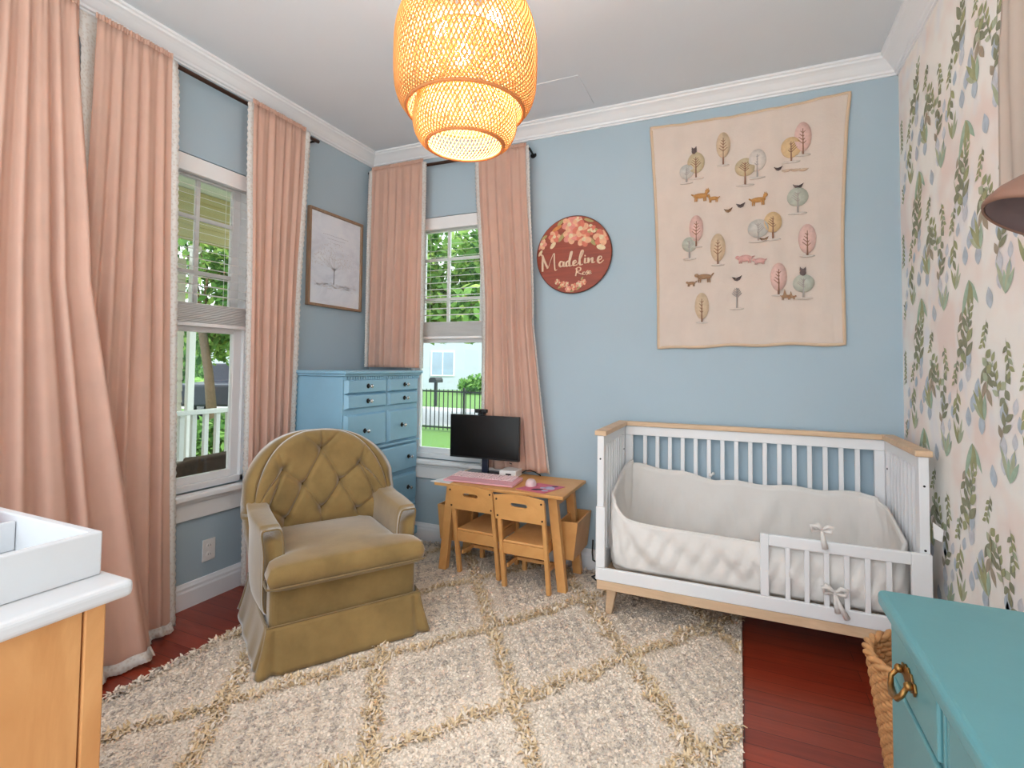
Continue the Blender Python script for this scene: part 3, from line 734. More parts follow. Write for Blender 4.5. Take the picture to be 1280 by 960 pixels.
def build_chair():
    # local: faces +y (towards the table), backrest at y=0 side, origin at floor centre
    t=thing('kids_chair',(0,0,0),'x','chair','child chairs at the small table',world=False)
    hw=.150; Hb=.552; sd=.28; LEAN=.105
    yl=lambda z:-LEAN*z/Hb
    for sx in (-1,1):
        xb=sx*(hw-.012); xt=sx*(hw-.014); zt=Hb-.018
        MB().hexa([(xb-.013,-.015,0),(xb+.013,-.015,0),(xb+.013,.015,0),(xb-.013,.015,0)],[(xt-.012,yl(zt)-.011,zt),(xt+.012,yl(zt)-.011,zt),(xt+.012,yl(zt)+.011,zt),(xt-.012,yl(zt)+.011,zt)]).build('leg','kid_wood',t,bevel=.005)
        xf=sx*(hw-.022)
        MB().hexa([(xf-.013,sd-.03,0),(xf+.013,sd-.03,0),(xf+.013,sd,0),(xf-.013,sd,0)],[(xf-.013,sd-.034,.272),(xf+.013,sd-.034,.272),(xf+.013,sd-.006,.272),(xf-.013,sd-.006,.272)]).build('leg','kid_wood',t,bevel=.004)
        xs_=sx*(hw-.028)
        MB().box((xs_-.006,.0,.11),(xs_+.006,sd-.031,.134)).build('stretcher','kid_wood',t,bevel=.003)
        MB().box((xs_-.007,-.028,.222),(xs_+.007,sd-.035,.2715)).build('side_apron','kid_wood',t,bevel=.002)
    MB().box((-(hw-.035),.12,.112),(hw-.035,.14,.132)).build('stretcher','kid_wood',t,bevel=.003)
    za,zb_=.205,.272
    MB().hexa([(-(hw-.025),yl(za)-.008,za),(hw-.025,yl(za)-.008,za),(hw-.025,yl(za)+.006,za),(-(hw-.025),yl(za)+.006,za)],[(-(hw-.025),yl(zb_)-.008,zb_),(hw-.025,yl(zb_)-.008,zb_),(hw-.025,yl(zb_)+.006,zb_),(-(hw-.025),yl(zb_)+.006,zb_)]).build('back_apron','kid_wood',t,bevel=.002)
    MB().box((-hw+.026,yl(.28)-.006,.2725),(hw-.026,sd+.015,.287)).build('seat','kid_wood',t,bevel=.005)
    b=MB(); K=40; w=hw+.002
    top=lambda x:.553+.016*math.cos(x/w*PI/2)
    xs=[-w+2*w*i/K for i in range(K+1)]; sw,zc,sr=.050,.508,.011; zb=.415
    o0,o1=-.0245,-.0125
    def col(xa,xb_,za0,za1,zb0,zb1):
        b.hexa([(xa,yl(za0)+o0,za0),(xb_,yl(zb0)+o0,zb0),(xb_,yl(zb0)+o1,zb0),(xa,yl(za0)+o1,za0)],[(xa,yl(za1)+o0,za1),(xb_,yl(zb1)+o0,zb1),(xb_,yl(zb1)+o1,zb1),(xa,yl(za1)+o1,za1)])
    for xa,xb_ in zip(xs[:-1],xs[1:]):
        def sl(x):
            if abs(x)>=sw: return 0
            e=sw-abs(x); return sr if e>=sr else math.sqrt(sr*sr-(sr-e)**2)
        if sl(xa)==0 and sl(xb_)==0: col(xa,xb_,zb,top(xa),zb,top(xb_))
        else:
            col(xa,xb_,zb,zc-sl(xa),zb,zc-sl(xb_)); col(xa,xb_,zc+sl(xa),top(xa),zc+sl(xb_),top(xb_))
    b.build('backrest','kid_wood',t,weld=.0001)
    for sx in (-1,1):
        for z in (.436,.532):
            q=MB(); q.lathe([(.0055,0),(.0055,.003)],(sx*(hw-.014),yl(z)+o0-.0028,z),10,axis='y'); q.build('screw','bronze',t)
    return t
ch=build_chair()
ch.location=(1.226,-.425,RUG); ch.rotation_euler=(0,0,-.04); ch['label']='honey pine child chair with slotted back nearer the armchair, tucked under the small table'
c2=dup(ch); c2.location=(1.567,-.492,RUG); c2.rotation_euler=(0,0,-.02); c2['label']='honey pine child chair with slotted back nearer the crib, tucked under the small table'

def build_monitor():
    t=thing('computer_monitor',(1.13,-.19,TZT),'black flat computer monitor on a stand on the small table','monitor',rotz=.03,world=False)
    b=MB(); z0,z1=.105,.393; b.box((-.252,-.012,z0),(.252,.014,z1)); b.box((-.14,.014,z0+.05),(.14,.035,z1-.05)); b.build('housing','black_plastic',t,bevel=.003)
    MB().box((-.247,-.0135,z0+.012),(.247,-.0122,z1-.005)).build('screen','screen_black',t)
    MB().box((-.026,.016,.012),(.022,.034,.2)).build('neck','desk_blue_black',t,bevel=.004)
    MB().box((-.145,-.048,0),(.085,.11,.011)).build('base','desk_blue_black',t,bevel=.004)
    w=thing('webcam',(1.105,-.19,TZT+.394),'small black webcam clipped on top of the monitor','webcam',rotz=.03,world=False)
    MB().box((-.045,-.016,.014),(.045,.014,.04)).build('body','black_plastic',w,bevel=.008,seg=3)
    MB().box((-.02,-.016,0),(.022,.03,.0135)).build('clip','black_plastic',w,bevel=.003)
    l=MB(); l.lathe([(.009,0),(.009,.003)],(0,-.0195,.027),14,axis='y'); l.build('lens','screen_black',w)
build_monitor()
def build_desk_items():
    # paper, keyboard, pad, mouse, box, cables
    pz=TZT+.0008
    p=MB(); P=[(.915,-.505),(1.06,-.515),(1.045,-.30),(.985,-.255)]
    p.prism(P,lambda q,e:(q[0],q[1],TZT+.0004+.0012*e)); tag(p.build('paper_sheet','paper',None,org=(1.0,-.4,TZT)),'white paper sheet sticking out under the left end of the pink keyboard','paper')
    k=thing('keyboard',(1.215,-.355,TZT+.002),'pink computer keyboard with a wide wrist rest on the small table','keyboard',rotz=.04,world=False)
    MB().hexa([(-.235,-.10,0),(.235,-.10,0),(.225,.10,0),(-.225,.10,0)],[(-.235,-.10,.010),(.235,-.10,.010),(.225,.10,.022),(-.225,.10,.022)]).build('case','pink',k,bevel=.004)
    km=MB()
    for r in range(5):
        for c in range(18):
            x=-.216+c*.0233; y=-.022+r*.0235; z=.0115+.012*(y+.1)/.2
            km.box((x,y,z),(x+.019,y+.019,z+.007))
    kk=km.build('keys','pink_pale',k,bevel=.002,seg=1)
    pad=thing('mouse_pad',(1.60,-.365,TZT),'hot pink mouse pad with navy and lilac print at the right of the keyboard','mouse pad')
    PP=[(1.475,-.455),(1.665,-.485),(1.725,-.285),(1.545,-.26)]
    MB().prism(PP,lambda q,e:(q[0],q[1],TZT+.0004+.003*e)).build('mat','pink_hot',pad)
    pr=MB(); zz=TZT+.0036
    for (cx,cy,rx,ry,mi) in ((1.60,-.42,.035,.02,0),(1.655,-.36,.03,.04,1),(1.62,-.37,.022,.02,1),(1.67,-.31,.02,.014,0),(1.585,-.43,.02,.012,0),(1.65,-.43,.02,.016,1)):
        e=ell(cx,cy,rx,ry,14,.5); pr.prism(e,lambda q,s:(q[0],q[1],zz+.0003*s+.0002*mi),mi)
    pr.build('printed_shapes',['pad_navy','pad_lilac'],pad)
    m=thing('computer_mouse',(1.525,-.335,TZT+.0038),'pale pink computer mouse on the hot pink mouse pad','mouse',rotz=.3,world=False)
    b=MB(); b.grid(20,12,lambda u,v:(.034*math.cos(2*PI*u)*math.cos(v*PI/2)**.6,.052*math.sin(2*PI*u)*math.cos(v*PI/2)**.6,.036*math.sin(v*PI/2)),closeu=True); b.build('shell','pink_pale',m,smooth=True)
    MB().lathe([(.008,-.003),(.008,.003)],(0,.028,.026),12,axis='x').build('wheel','pink',m)
    bx=thing('mini_computer_box',(1.305,-.145,TZT),'small white electronics box with a black port to the right of the monitor base','electronics box',rotz=.05,world=False)
    MB().box((-.058,-.06,.002),(.058,.07,.046)).build('case','plastic_white',bx,bevel=.004)
    MB().box((-.012,-.0625,.010),(.026,-.0605,.028)).build('port','black_plastic',bx)
    c=MB(); c.tube([(1.20,-.142,.77),(1.21,-.10,.70),(1.24,-.08,.65),(1.30,-.07,.63),(1.31,-.066,.60)],.003,6); tag(c.build('monitor_cable','black_plastic',None,smooth=True,org=(1.25,-.1,.6)),'thin black cable looping down behind the monitor to the white box','cable')
    c=MB(); c.tube([(1.375,-.12,.595),(1.40,-.12,.612),(1.43,-.11,.615),(1.46,-.09,.60),(1.48,-.06,.578),(1.48,-.03,.52)],.004,6); tag(c.build('power_cable','black_plastic',None,smooth=True,org=(1.42,-.1,.58)),'black cable arching from the white box to the wall edge of the table','cable')
    c=MB(); c.tube([(1.83,-.03,.20),(1.835,-.06,.13),(1.85,-.10,.10),(1.90,-.12,.09),(1.93,-.06,.06),(1.90,-.08,.024),(1.86,-.16,.022),(1.92,-.22,.022)],.005,6); tag(c.build('floor_cable','black_plastic',None,smooth=True,org=(1.86,-.1,.02)),'loose black cable hanging between the small table and the crib','cable')
build_desk_items()

# ------------------------------------------------------------------ curtains
# along: function s->(x,y) of the wall line, nrm: into the room
def curtain(name_label, wallpt, nrm, t0, t1, b0, b1, zt, zb, folds, amp, off=.10, offb=.12, lace=(1,1), group='peach curtains with lace trim', seed=1, mid=None, hem=True, lacew=(.024,.024)):
    rg=random.Random(seed); ph=[rg.uniform(0,6.28) for _ in range(5)]
    base=wallpt((t0+t1)/2); nn=Vector(nrm)
    t=thing('curtain',(base[0]+nn.x*off,base[1]+nn.y*off,max(zb,0)),name_label,'curtain',group)
    def P(u,v,extra=0):               # v=0 top, 1 bottom
        e=v**1.5
        if mid is not None: 
            m0,m1,mv=mid
            if v<mv: k=(v/mv); k=k*k*(3-2*k); a=t0+(m0-t0)*k; b=t1+(m1-t1)*k
            else: k=(v-mv)/(1-mv); a=m0+(b0-m0)*k; b=m1+(b1-m1)*k
        else: a=t0+(b0-t0)*e; b=t1+(b1-t1)*e
        uu=u+.018*math.sin(u*17+ph[0])*v
        s=a+(b-a)*uu
        A=amp*(.35+.75*min(1,v*1.4))
        wv=math.sin(2*PI*folds*u+ph[1]+.6*math.sin(v*2+ph[2]))+.45*math.sin(2*PI*folds*1.63*u+ph[3]+v*.8)+.25*math.sin(2*PI*folds*.47*u+ph[4]-v)
        if v<.06: wv=wv*(.45+.55*v/.06)+.35*math.sin(2*PI*folds*2.7*u)*(1-v/.06)
        o_=off+(offb-off)*v+A*wv*.6
        x,y=wallpt(s); z=zt+(zb-zt)*v
        if v>.97 and hem: z+=.008*math.sin(2*PI*folds*u+ph[1])
        return Vector((x,y,z))+nn*(o_+extra)
    nu=int(folds*16); nv=60
    mb=MB(); mb.grid(nu,nv,lambda u,v:P(u,v)); cl=mb.build('cloth','curtain',t,smooth=True,solid=.003)
    hd=MB(); hd.grid(nu*2,4,lambda u,v:P(u,0)+Vector((0,0,.026*(1-v)-.002))+nn*(.004*math.sin(u*folds*31)),0); hd.build('header','curtain',t,smooth=True,solid=.003)
    def strip(uedge,sgn,lw=.024):
        lb=MB(); n=160; vs=[]
        for j in range(n):
            v=j/(n-1); p=P(uedge,v,.002); q=P(uedge+(-sgn)*.02,v,.002); d=(p-q); d.z=0
            d=d.normalized() if d.length>1e-6 else Vector((1,0,0))
            vs.append(p-d*.004); vs.append(p+d*(lw+.005*abs(math.sin(j*PI/2.0))))
        lb.add(vs,[(2*j,2*j+1,2*j+3,2*j+2) for j in range(n-1)]); lb.build('lace_trim','lace',t,smooth=True,solid=.002)
    if lace[0]: strip(0,-1,lacew[0])
    if lace[1]: strip(1,1,lacew[1])
    if hem:
        lb=MB(); n=nu*2; vs=[]
        for i in range(n):
            u=i/(n-1); p=P(u,.988,.004); q=P(u,1,.012); sc=.004*abs(math.sin(i*PI/3)); vs.append(p); vs.append(q+Vector((0,0,-.004))+nn*(.012+sc))
        lb.add(vs,[(2*i,2*i+1,2*i+3,2*i+2) for i in range(n-1)]); lb.build('lace_hem','lace',t,smooth=True,solid=.002)
    return t
leftpt=lambda s:(0,s); backpt=lambda s:(s,0)
curtain('peach curtain with lace edges hanging beside the left window, second from the left',leftpt,(1,0,0),-1.985,-1.655,-2.12,-1.60,2.80,.02,5.4,.027,off=.118,offb=.19,seed=3,lacew=(.072,.024))
curtain('wide peach curtain at the left photo edge, overlapping the panel beside the window',leftpt,(1,0,0),-2.36,-2.055,-2.55,-1.78,2.80,.02,6,.032,off=.135,offb=.33,seed=5,mid=(-2.42,-2.005,.42),lace=(1,0))
curtain('peach curtain between the left window and the framed print',leftpt,(1,0,0),-1.195,-.80,-1.15,-.865,2.805,.03,6,.022,off=.112,offb=.11,seed=8,mid=(-1.17,-.845,.45))
curtain('peach curtain in the corner behind the tall blue chest',backpt,(0,-1,0),.075,.545,.065,.53,2.80,1.275,7,.022,off=.105,offb=.10,seed=12,hem=False)
curtain('peach curtain hanging to the right of the back window behind the monitor',backpt,(0,-1,0),1.005,1.37,1.07,1.535,2.785,.60,6,.020,off=.102,offb=.085,seed=17,mid=(1.07,1.42,.55),hem=False)
def rod(label,pts,fin,base,br):
    t=thing('curtain_rod',base,label,'curtain rod','bronze curtain rods')
    MB().tube(pts,.012,10).build('pole','bronze',t,smooth=True)
    for p in fin: MB().ball(p,.018,12).build('finial','dark_metal',t,smooth=True)
    for a,b in br:
        m=MB(); m.tube([a,b],.007,8); d=(Vector(b)-Vector(a)).normalized()*.004; m.tube([Vector(b)-d,Vector(b)],.022,12); m.build('bracket','dark_metal',t,smooth=False)
ye=at(401,172,'x',.1); zr=2.798
rod('bronze curtain rod along the left wall under the crown moulding',[(.08,-3.0,zr),(.08,-1.4,zr),(.08,ye.y,zr)],[],(.08,-1.6,zr),[((.08,ye.y-.02,zr-.002),(.0,ye.y-.02,zr-.002)),((.08,-2.02,zr),(.0,-2.02,zr))])
rod('bronze curtain rod above the back window behind the pendant lamp',[(.03,-.07,2.795),(.7,-.07,2.785),(1.385,-.07,2.775)],[(.03,-.07,2.795)],(.7,-.07,2.78),[((1.385,-.07,2.775),(1.385,0,2.755)),((.06,-.07,2.795),(.06,0,2.795))])

# ------------------------------------------------------------------ wall things
def build_picture():
    ya,yb_,za,zb=-.668,-.135,1.695,2.372; x=.003
    t=thing('framed_print',(0,(ya+yb_)/2,za),'framed pale grey print of a misty tree on the left wall','picture')
    f=MB(); w=.018; d=.03
    f.box((x,ya,za),(d,yb_,za+w)); f.box((x,ya,zb-w),(d,yb_,zb)); f.box((x,ya,za+w),(d,ya+w,zb-w)); f.box((x,yb_-w,za+w),(d,yb_,zb-w)); f.build('frame','frame_wood',t,bevel=.002)
    MB().box((x,ya+w+.0005,za+w+.0005),(.016,yb_-w-.0005,zb-w-.0005)).build('print','misty_print',t)
    pr=MB(); xx=.0162
    yc=(ya+yb_)/2
    rg=random.Random(4)
    def blob(y,z,a,b,mi,rot=0):
        pr.prism(ell(y,z,a,b,12,rot),lambda q,e:(xx+.00025*e,q[0],q[1]),mi)
    def line(p,q,wd,mi):
        P_,Q_=Vector((p[0],p[1],0)),Vector((q[0],q[1],0)); n=(Q_-P_).normalized().cross(Vector((0,0,1)))*wd
        pr.prism([(P_+n)[:2],(Q_+n*.5)[:2],(Q_-n*.5)[:2],(P_-n)[:2]],lambda q2,e:(xx+.0005*e,q2[0],q2[1]),mi)
    zt=za+.17
    line((yc-.02,zt),(yc-.015,zt+.12),.006,1)
    for k in range(16):
        a=rg.uniform(.3,2.85); L=rg.uniform(.1,.2); line((yc-.015,zt+.1),(yc-.015+L*math.cos(a),zt+.1+L*math.sin(a)*.8),.002,0)
    for k in range(240):
        a=rg.uniform(0,PI); r=rg.uniform(.05,.22)**1; blob(yc-.015+r*math.cos(a),zt+.12+r*math.sin(a)*.85,rg.uniform(.003,.007),rg.uniform(.002,.005),0,rg.uniform(0,3))
    for k in range(90): blob(rg.uniform(ya+.06,yb_-.06),zt-.01+rg.gauss(0,.012),rg.uniform(.004,.018),.003,0)
    # small lines of script above the tree
    for z,s,e in ((zb-.16,yc-.13,yc+.11),(zb-.185,yc-.09,yc+.08),(zb-.21,yc-.03,yc+.03)):
        y=s
        while y<e:
            L=rg.uniform(.008,.016); line((y,z),(y+L,z+rg.uniform(-.004,.004)),.0016,1); y+=L+.003
    pr.build('tree_drawing',['print_grey','print_dark'],t)
build_picture()
def build_sign():
    c=at(716.5,318,'y',-.02); R=.256; yw=-.004
    t=thing('name_sign',(c.x,0,c.z-R),'round red brown wooden name sign with painted flowers on the blue back wall','sign')
    d=MB(); d.lathe([(R-.002,0),(R,.002),(R,.016),(R-.003,.018)],(c.x,yw-.018,c.z),64,axis='y'); 
    d.build('disc','sign_wood',t)
    rim=MB(); rim.tube([(c.x+(R+.001)*math.cos(a),yw-.012,c.z+(R+.001)*math.sin(a)) for a in [2*PI*i/64 for i in range(64)]],.0035,6,closed=True); rim.build('rim','sign_edge',t,smooth=True)
    yy=yw-.0185
    def q(u,v): p=at(660+u/8,260+v/8,'y',yy); return (p.x,p.z)
    def clampd(p):
        dx,dz=p[0]-c.x,p[1]-c.z; L=math.hypot(dx,dz)
        return p if L<R-.006 else (c.x+dx/L*(R-.006),c.z+dz/L*(R-.006))
    fl=MB(); lay=[0]
    mats=['f_pink','f_peach','f_coral','f_cream','f_orange','f_green']
    def flower(u,v,r,mi,pet=6):
        cx,cz=q(u,v); r=r*.00084
        for k in range(pet):
            a=2*PI*k/pet+u; lay[0]+=1; o=.00006*(lay[0]%30)
            fl.prism([clampd(p) for p in ell(cx+r*.5*math.cos(a),cz+r*.5*math.sin(a),r*.55,r*.42,12,a)],lambda p,e,o=o:(p[0],yy-.0004-o-.0002*e,p[1]),mi if k%2 else (mi+1)%4)
        fl.prism([clampd(p) for p in ell(cx,cz,r*.28,r*.28,10)],lambda p,e:(p[0],yy-.0028-.0002*e,p[1]),3)
    def pleaf(u,v,L,wd,ang,mi=5):
        cx,cz=q(u,v); lay[0]+=1; o=.00006*(lay[0]%30)
        fl.prism([clampd(p) for p in ell(cx,cz,L*.000695,wd*.000695,12,ang)],lambda p,e:(p[0],yy-.0003-o-.0001*e,p[1]),mi)
    for a in ((330,140,50,18,.8),(290,205,55,18,.5,4),(610,120,50,16,-.3),(340,290,60,18,.9),(640,330,55,18,-.9),(250,375,40,20,.9,3),(125,455,35,14,1.0,3),(730,390,45,26,-.3,3),(160,300,40,14,.6),(590,250,40,15,.3),(700,230,40,14,-.8),(450,100,40,12,.2)): pleaf(*a)
    for a in ((495,112,42,3),(415,165,62,0),(525,205,66,1),(630,215,42,2),(735,290,66,1),(430,278,66,0),(560,312,60,1),(265,290,50,1),(135,365,46,0)): flower(*a)
    fl.build('flower_wreath',mats,t); fl=MB()
    for a in ((295,740,24,2),(350,765,26,1),(400,810,26,0),(460,790,30,1),(515,760,28,3),(555,740,24,1),(385,760,20,3)): flower(*a)
    for a in ((320,790,24,9,.5),(430,835,26,9,.1),(500,805,26,9,.6),(540,705,20,8,1.0)): pleaf(*a)
    fl.build('flower_garland',mats,t)
    strokes=[[(110,480),(128,470),(150,488),(148,560),(148,638)],[(150,490),(172,545),(200,606)],[(203,604),(232,515),(262,455),(265,540),(272,622),(292,615)],
     [(355,543),(332,536),(316,568),(330,590),(350,570),(358,540),(356,582),(378,582)],[(408,530),(386,548),(386,580),(406,575),(432,500),(446,442),(432,448),(416,530),(420,580),(444,572)],
     [(448,562),(482,545),(476,524),(456,540),(459,575),(496,566)],[(498,562),(545,470),(556,430),(540,430),(520,500),(522,566),(550,562)],[(575,500),(570,548),(596,545)],[(606,498),(608,548),(626,512),(645,500),(646,546),(672,538)],[(688,530),(732,510),(735,484),(710,490),(700,530),(722,550),(758,520)],
     [(490,602),(486,640),(478,682)],[(474,612),(500,594),(526,600),(524,624),(492,640),(520,655),(548,664)],[(568,640),(552,645),(550,664),(568,664),(578,648),(566,640)],[(604,625),(588,638),(602,652),(584,668)],[(606,652),(630,642),(624,628),(608,640),(613,660),(638,652)]]
    lt=MB()
    for st in strokes:
        P=[q(*s) for s in st]
        # smooth by Catmull-Rom
        S2=[]
        for i in range(len(P)-1):
            p0=P[max(i-1,0)];p1=P[i];p2=P[i+1];p3=P[min(i+2,len(P)-1)]
            for k in range(6):
                x=k/6; f=lambda j:.5*(2*p1[j]+(p2[j]-p0[j])*x+(2*p0[j]-5*p1[j]+4*p2[j]-p3[j])*x*x+(3*p1[j]-p0[j]-3*p2[j]+p3[j])*x**3); S2.append((f(0),f(1)))
        S2.append(P[-1]); big=st[0][1]<592; rs=[]
        for i in range(len(S2)):
            a=S2[max(i-1,0)];b=S2[min(i+1,len(S2)-1)]; dz=b[1]-a[1]; L=math.hypot(b[0]-a[0],dz)+1e-9
            rs.append((.0062 if big else .0040)*(.55+.75*max(0,-dz/L)))
        lt.tube([(x,yy-.003,z) for x,z in S2],rs,8)
    dz=q(572,478); lt.ball((dz[0],yy-.003,dz[1]),.006,8)
    lt.build('lettering','sign_letter',t,smooth=True)
build_sign()
def build_quilt():
    cs={'TL':at(814,160,'y',-.02),'TR':at(1061,115,'y',-.02),'BL':at(823,435,'y',-.02),'BR':at(1056,430,'y',-.02)}
    t=thing('hanging_quilt',((cs['TL'].x+cs['TR'].x)/2,-.01,cs['BL'].z),'large peach cream wall quilt printed with trees and animals above the crib','wall quilt')
    def S_(x,z): return -.012-.004*math.sin(x*21+z*3)*math.sin(z*4)-.003*math.sin(x*47+math.sin(z*9))
    def P(u,v):
        a=cs['TL'].lerp(cs['TR'],u); b=cs['BL'].lerp(cs['BR'],u); p=a.lerp(b,v)
        dz=-.018*math.sin(PI*u)*(1-v)+.012*math.sin(PI*u)*v*.6+.004*math.sin(u*19)*(v**3)
        dx=.022*math.sin(PI*v)*(1-u)-.030*math.sin(PI*v)*u+ .01*max(0,u-.9)*10*max(0,.1-v)*10
        x,z=p.x+dx*.6,p.z+dz
        return (x,S_(x,z),z)
    q=MB(); q.grid(80,90,P)
    cols=['quilt']+list(QC.keys()); ci={n:i for i,n in enumerate(cols)}
    lay=[0]
    def pt(u,v): p=at(800+u/2.743,100+v/2.743,'y',-.018); return (p.x,p.z)
    SC=.00164
    def flat(poly,c,lv=0):
        lay[0]+=1; o=.0088+.00012*lv+.0000035*lay[0]
        # subdivide outlines little: each vertex follows the cloth surface
        cx=sum(p[0] for p in poly)/len(poly); cz=sum(p[1] for p in poly)/len(poly)
        vs=[(p[0],S_(*p)-o,p[1]) for p in poly]+[(cx,S_(cx,cz)-o,cz)]; n=len(poly)
        q.add(vs,[(i,(i+1)%n,n) for i in range(n)],ci[c])
    def stem(a,b,w0,w1,c,lv=3):
        d=Vector((b[0]-a[0],b[1]-a[1],0)); n=Vector((-d.y,d.x,0)).normalized()
        flat([(a[0]+n.x*w0,a[1]+n.y*w0),(b[0]+n.x*w1,b[1]+n.y*w1),(b[0]-n.x*w1,b[1]-n.y*w1),(a[0]-n.x*w0,a[1]-n.y*w0)],c,lv)
    def tree(u,v,rx,ry,vb,c,tc):
        x,z=pt(u,v); xb,zb=pt(u,vb)
        if c: flat(ell(x,z,rx*SC,ry*SC,22),c,1)
        flat(ell(xb,zb-.004,rx*SC*.9,.006,12),'q_ground',0)
        top=z+ry*SC*.55; stem((x,zb),(x,top),.0042,.0018,tc)
        H=top-(z-ry*SC*.6)
        for k in range(4):
            zz=z-ry*SC*.5+H*k/4.6; L=rx*SC*(.75-.13*k)
            for s in (-1,1): stem((x,zz),(x+s*L*.8,zz+L*.75),.0026,.0012,tc)
    def animal(u,v,wd,c,kind):
        x,z=pt(u,v); s=wd*SC
        if kind=='bird':
            flat([(x-.5*s,z+.25*s),(x-.1*s,z-.05*s),(x+.15*s,z+.05*s),(x+.5*s,z+.35*s),(x+.3*s,z-.1*s),(x,z-.25*s),(x-.25*s,z-.15*s)],c,4)
        elif kind=='owl':
            flat(ell(x,z,s*.42,s*.55,12),c,4); flat([(x-.42*s,z+.3*s),(x-.38*s,z+.85*s),(x-.05*s,z+.45*s)],c,4); flat([(x+.42*s,z+.3*s),(x+.38*s,z+.85*s),(x+.05*s,z+.45*s)],c,4)
        else:
            d={'deer':1,'deerL':-1,'tiger':-1,'pig':-1,'duck':-1,'fox':1}[kind]
            hh=.24 if kind!='pig' else .32
            flat(ell(x,z,s*.42,s*hh*.62,16),c,4)
            hx=x+d*s*.42; hz=z+(s*.26 if kind.startswith('deer') else s*.08)
            flat(ell(hx,hz,s*.13,s*.11,10),c,5)
            if kind.startswith('deer'): stem((x+d*.3*s,z+.05*s),(hx,hz),s*.09,s*.06,c,4); stem((hx,hz),(hx+d*.05*s,hz+.18*s),.002,.001,c,5); stem((hx,hz),(hx-d*.06*s,hz+.18*s),.002,.001,c,5)
            if kind=='fox': flat([(x-.3*s,z-.1*s),(x-.1*s,z+.75*s),(x+.15*s,z-.1*s)],c,5)
            if kind!='duck':
                for k in (-.3,-.2,.2,.3): stem((x+k*s,z),(x+k*s*1.08,z-s*(.34 if kind!='pig' else .3)),s*.045,s*.03,c,4)
            tl=x-d*s*.42; stem((tl,z+.05*s),(tl-d*s*.12,z+(.12 if kind!='tiger' else .2)*s),s*.04,s*.02,c,4)
    for a in ((192,285,30,38,336,'q_olive','q_trunk'),(160,315,25,27,352,'q_grey','q_gtrunk'),(285,225,23,46,292,'q_tallolive','q_trunk'),(402,275,28,38,334,'q_ground','q_gtrunk'),(360,300,33,32,360,'q_olive','q_trunk'),
      (558,195,26,50,256,'q_pink','q_trunk'),(518,232,31,36,280,'q_gold','q_trunk'),(540,402,32,32,456,'q_sage','q_gtrunk'),(193,510,24,48,572,'q_pink','q_trunk'),(170,565,26,27,612,'q_sage','q_gtrunk'),
      (267,575,25,50,632,'q_tallolive','q_trunk'),(455,488,28,36,545,'q_gold','q_trunk'),(405,510,33,32,552,'q_grey','q_gtrunk'),(573,545,26,50,602,'q_pink','q_trunk'),(332,730,26,32,782,None,'q_gtrunk'),
      (212,775,24,48,830,'q_tallolive','q_trunk'),(475,675,25,48,736,'q_pink','q_trunk'),(560,697,32,30,746,'q_sage','q_gtrunk')): tree(*a)
    for a in ((186,246,20,'q_dark','owl'),(558,660,22,'q_dark','owl'),(207,398,58,'q_deer','deer'),(252,407,40,'q_deer','deerL'),(405,412,56,'q_deer','deer'),(302,448,28,'q_tiger','bird'),(345,432,30,'q_dark','bird'),
      (474,305,26,'q_dark','bird'),(502,312,26,'q_duck','duck'),(532,310,26,'q_duck','duck'),(560,308,28,'q_duck','duck'),(542,366,32,'q_dark','bird'),(425,548,28,'q_tiger','bird'),(332,682,32,'q_dark','bird'),
      (360,612,56,'q_pig','pig'),(410,620,42,'q_pig','pig'),(220,675,60,'q_tiger','tiger'),(176,697,34,'q_tiger','tiger'),(500,742,34,'q_tiger','fox'),(520,744,26,'q_tiger','fox')): animal(*a)
    q.build('cloth',cols,t,smooth=True,solid=.012)
    n=60; ed=[P(i/n,0) for i in range(n)]+[P(1,i/n) for i in range(n)]+[P(1-i/n,1) for i in range(n)]+[P(0,1-i/n) for i in range(n)]
    MB().tube(ed,.010,8,closed=True).build('binding','quilt_edge',t,smooth=True)
build_quilt()
def build_outlet():
    t=thing('wall_outlet',(0,-1.298,.21),'white electrical outlet plate on the blue wall below the left window','outlet')
    MB().box((.0005,-1.335,.208),(.007,-1.261,.326)).build('plate','plastic_white',t,bevel=.003)
    for z in (.243,.291):
        o=MB(); o.prism(ell(-1.298,z,.017,.015,16),lambda q,e:(.0071+.0025*e,q[0],q[1])); s=o.build('socket','plastic_white',t)
        p=MB(); 
        for dy in (-.006,.006): p.box((.0097,-1.298+dy-.001,z-.004),(.0101,-1.298+dy+.001,z+.006))
        p.build('slots','dark_metal',s)
build_outlet()

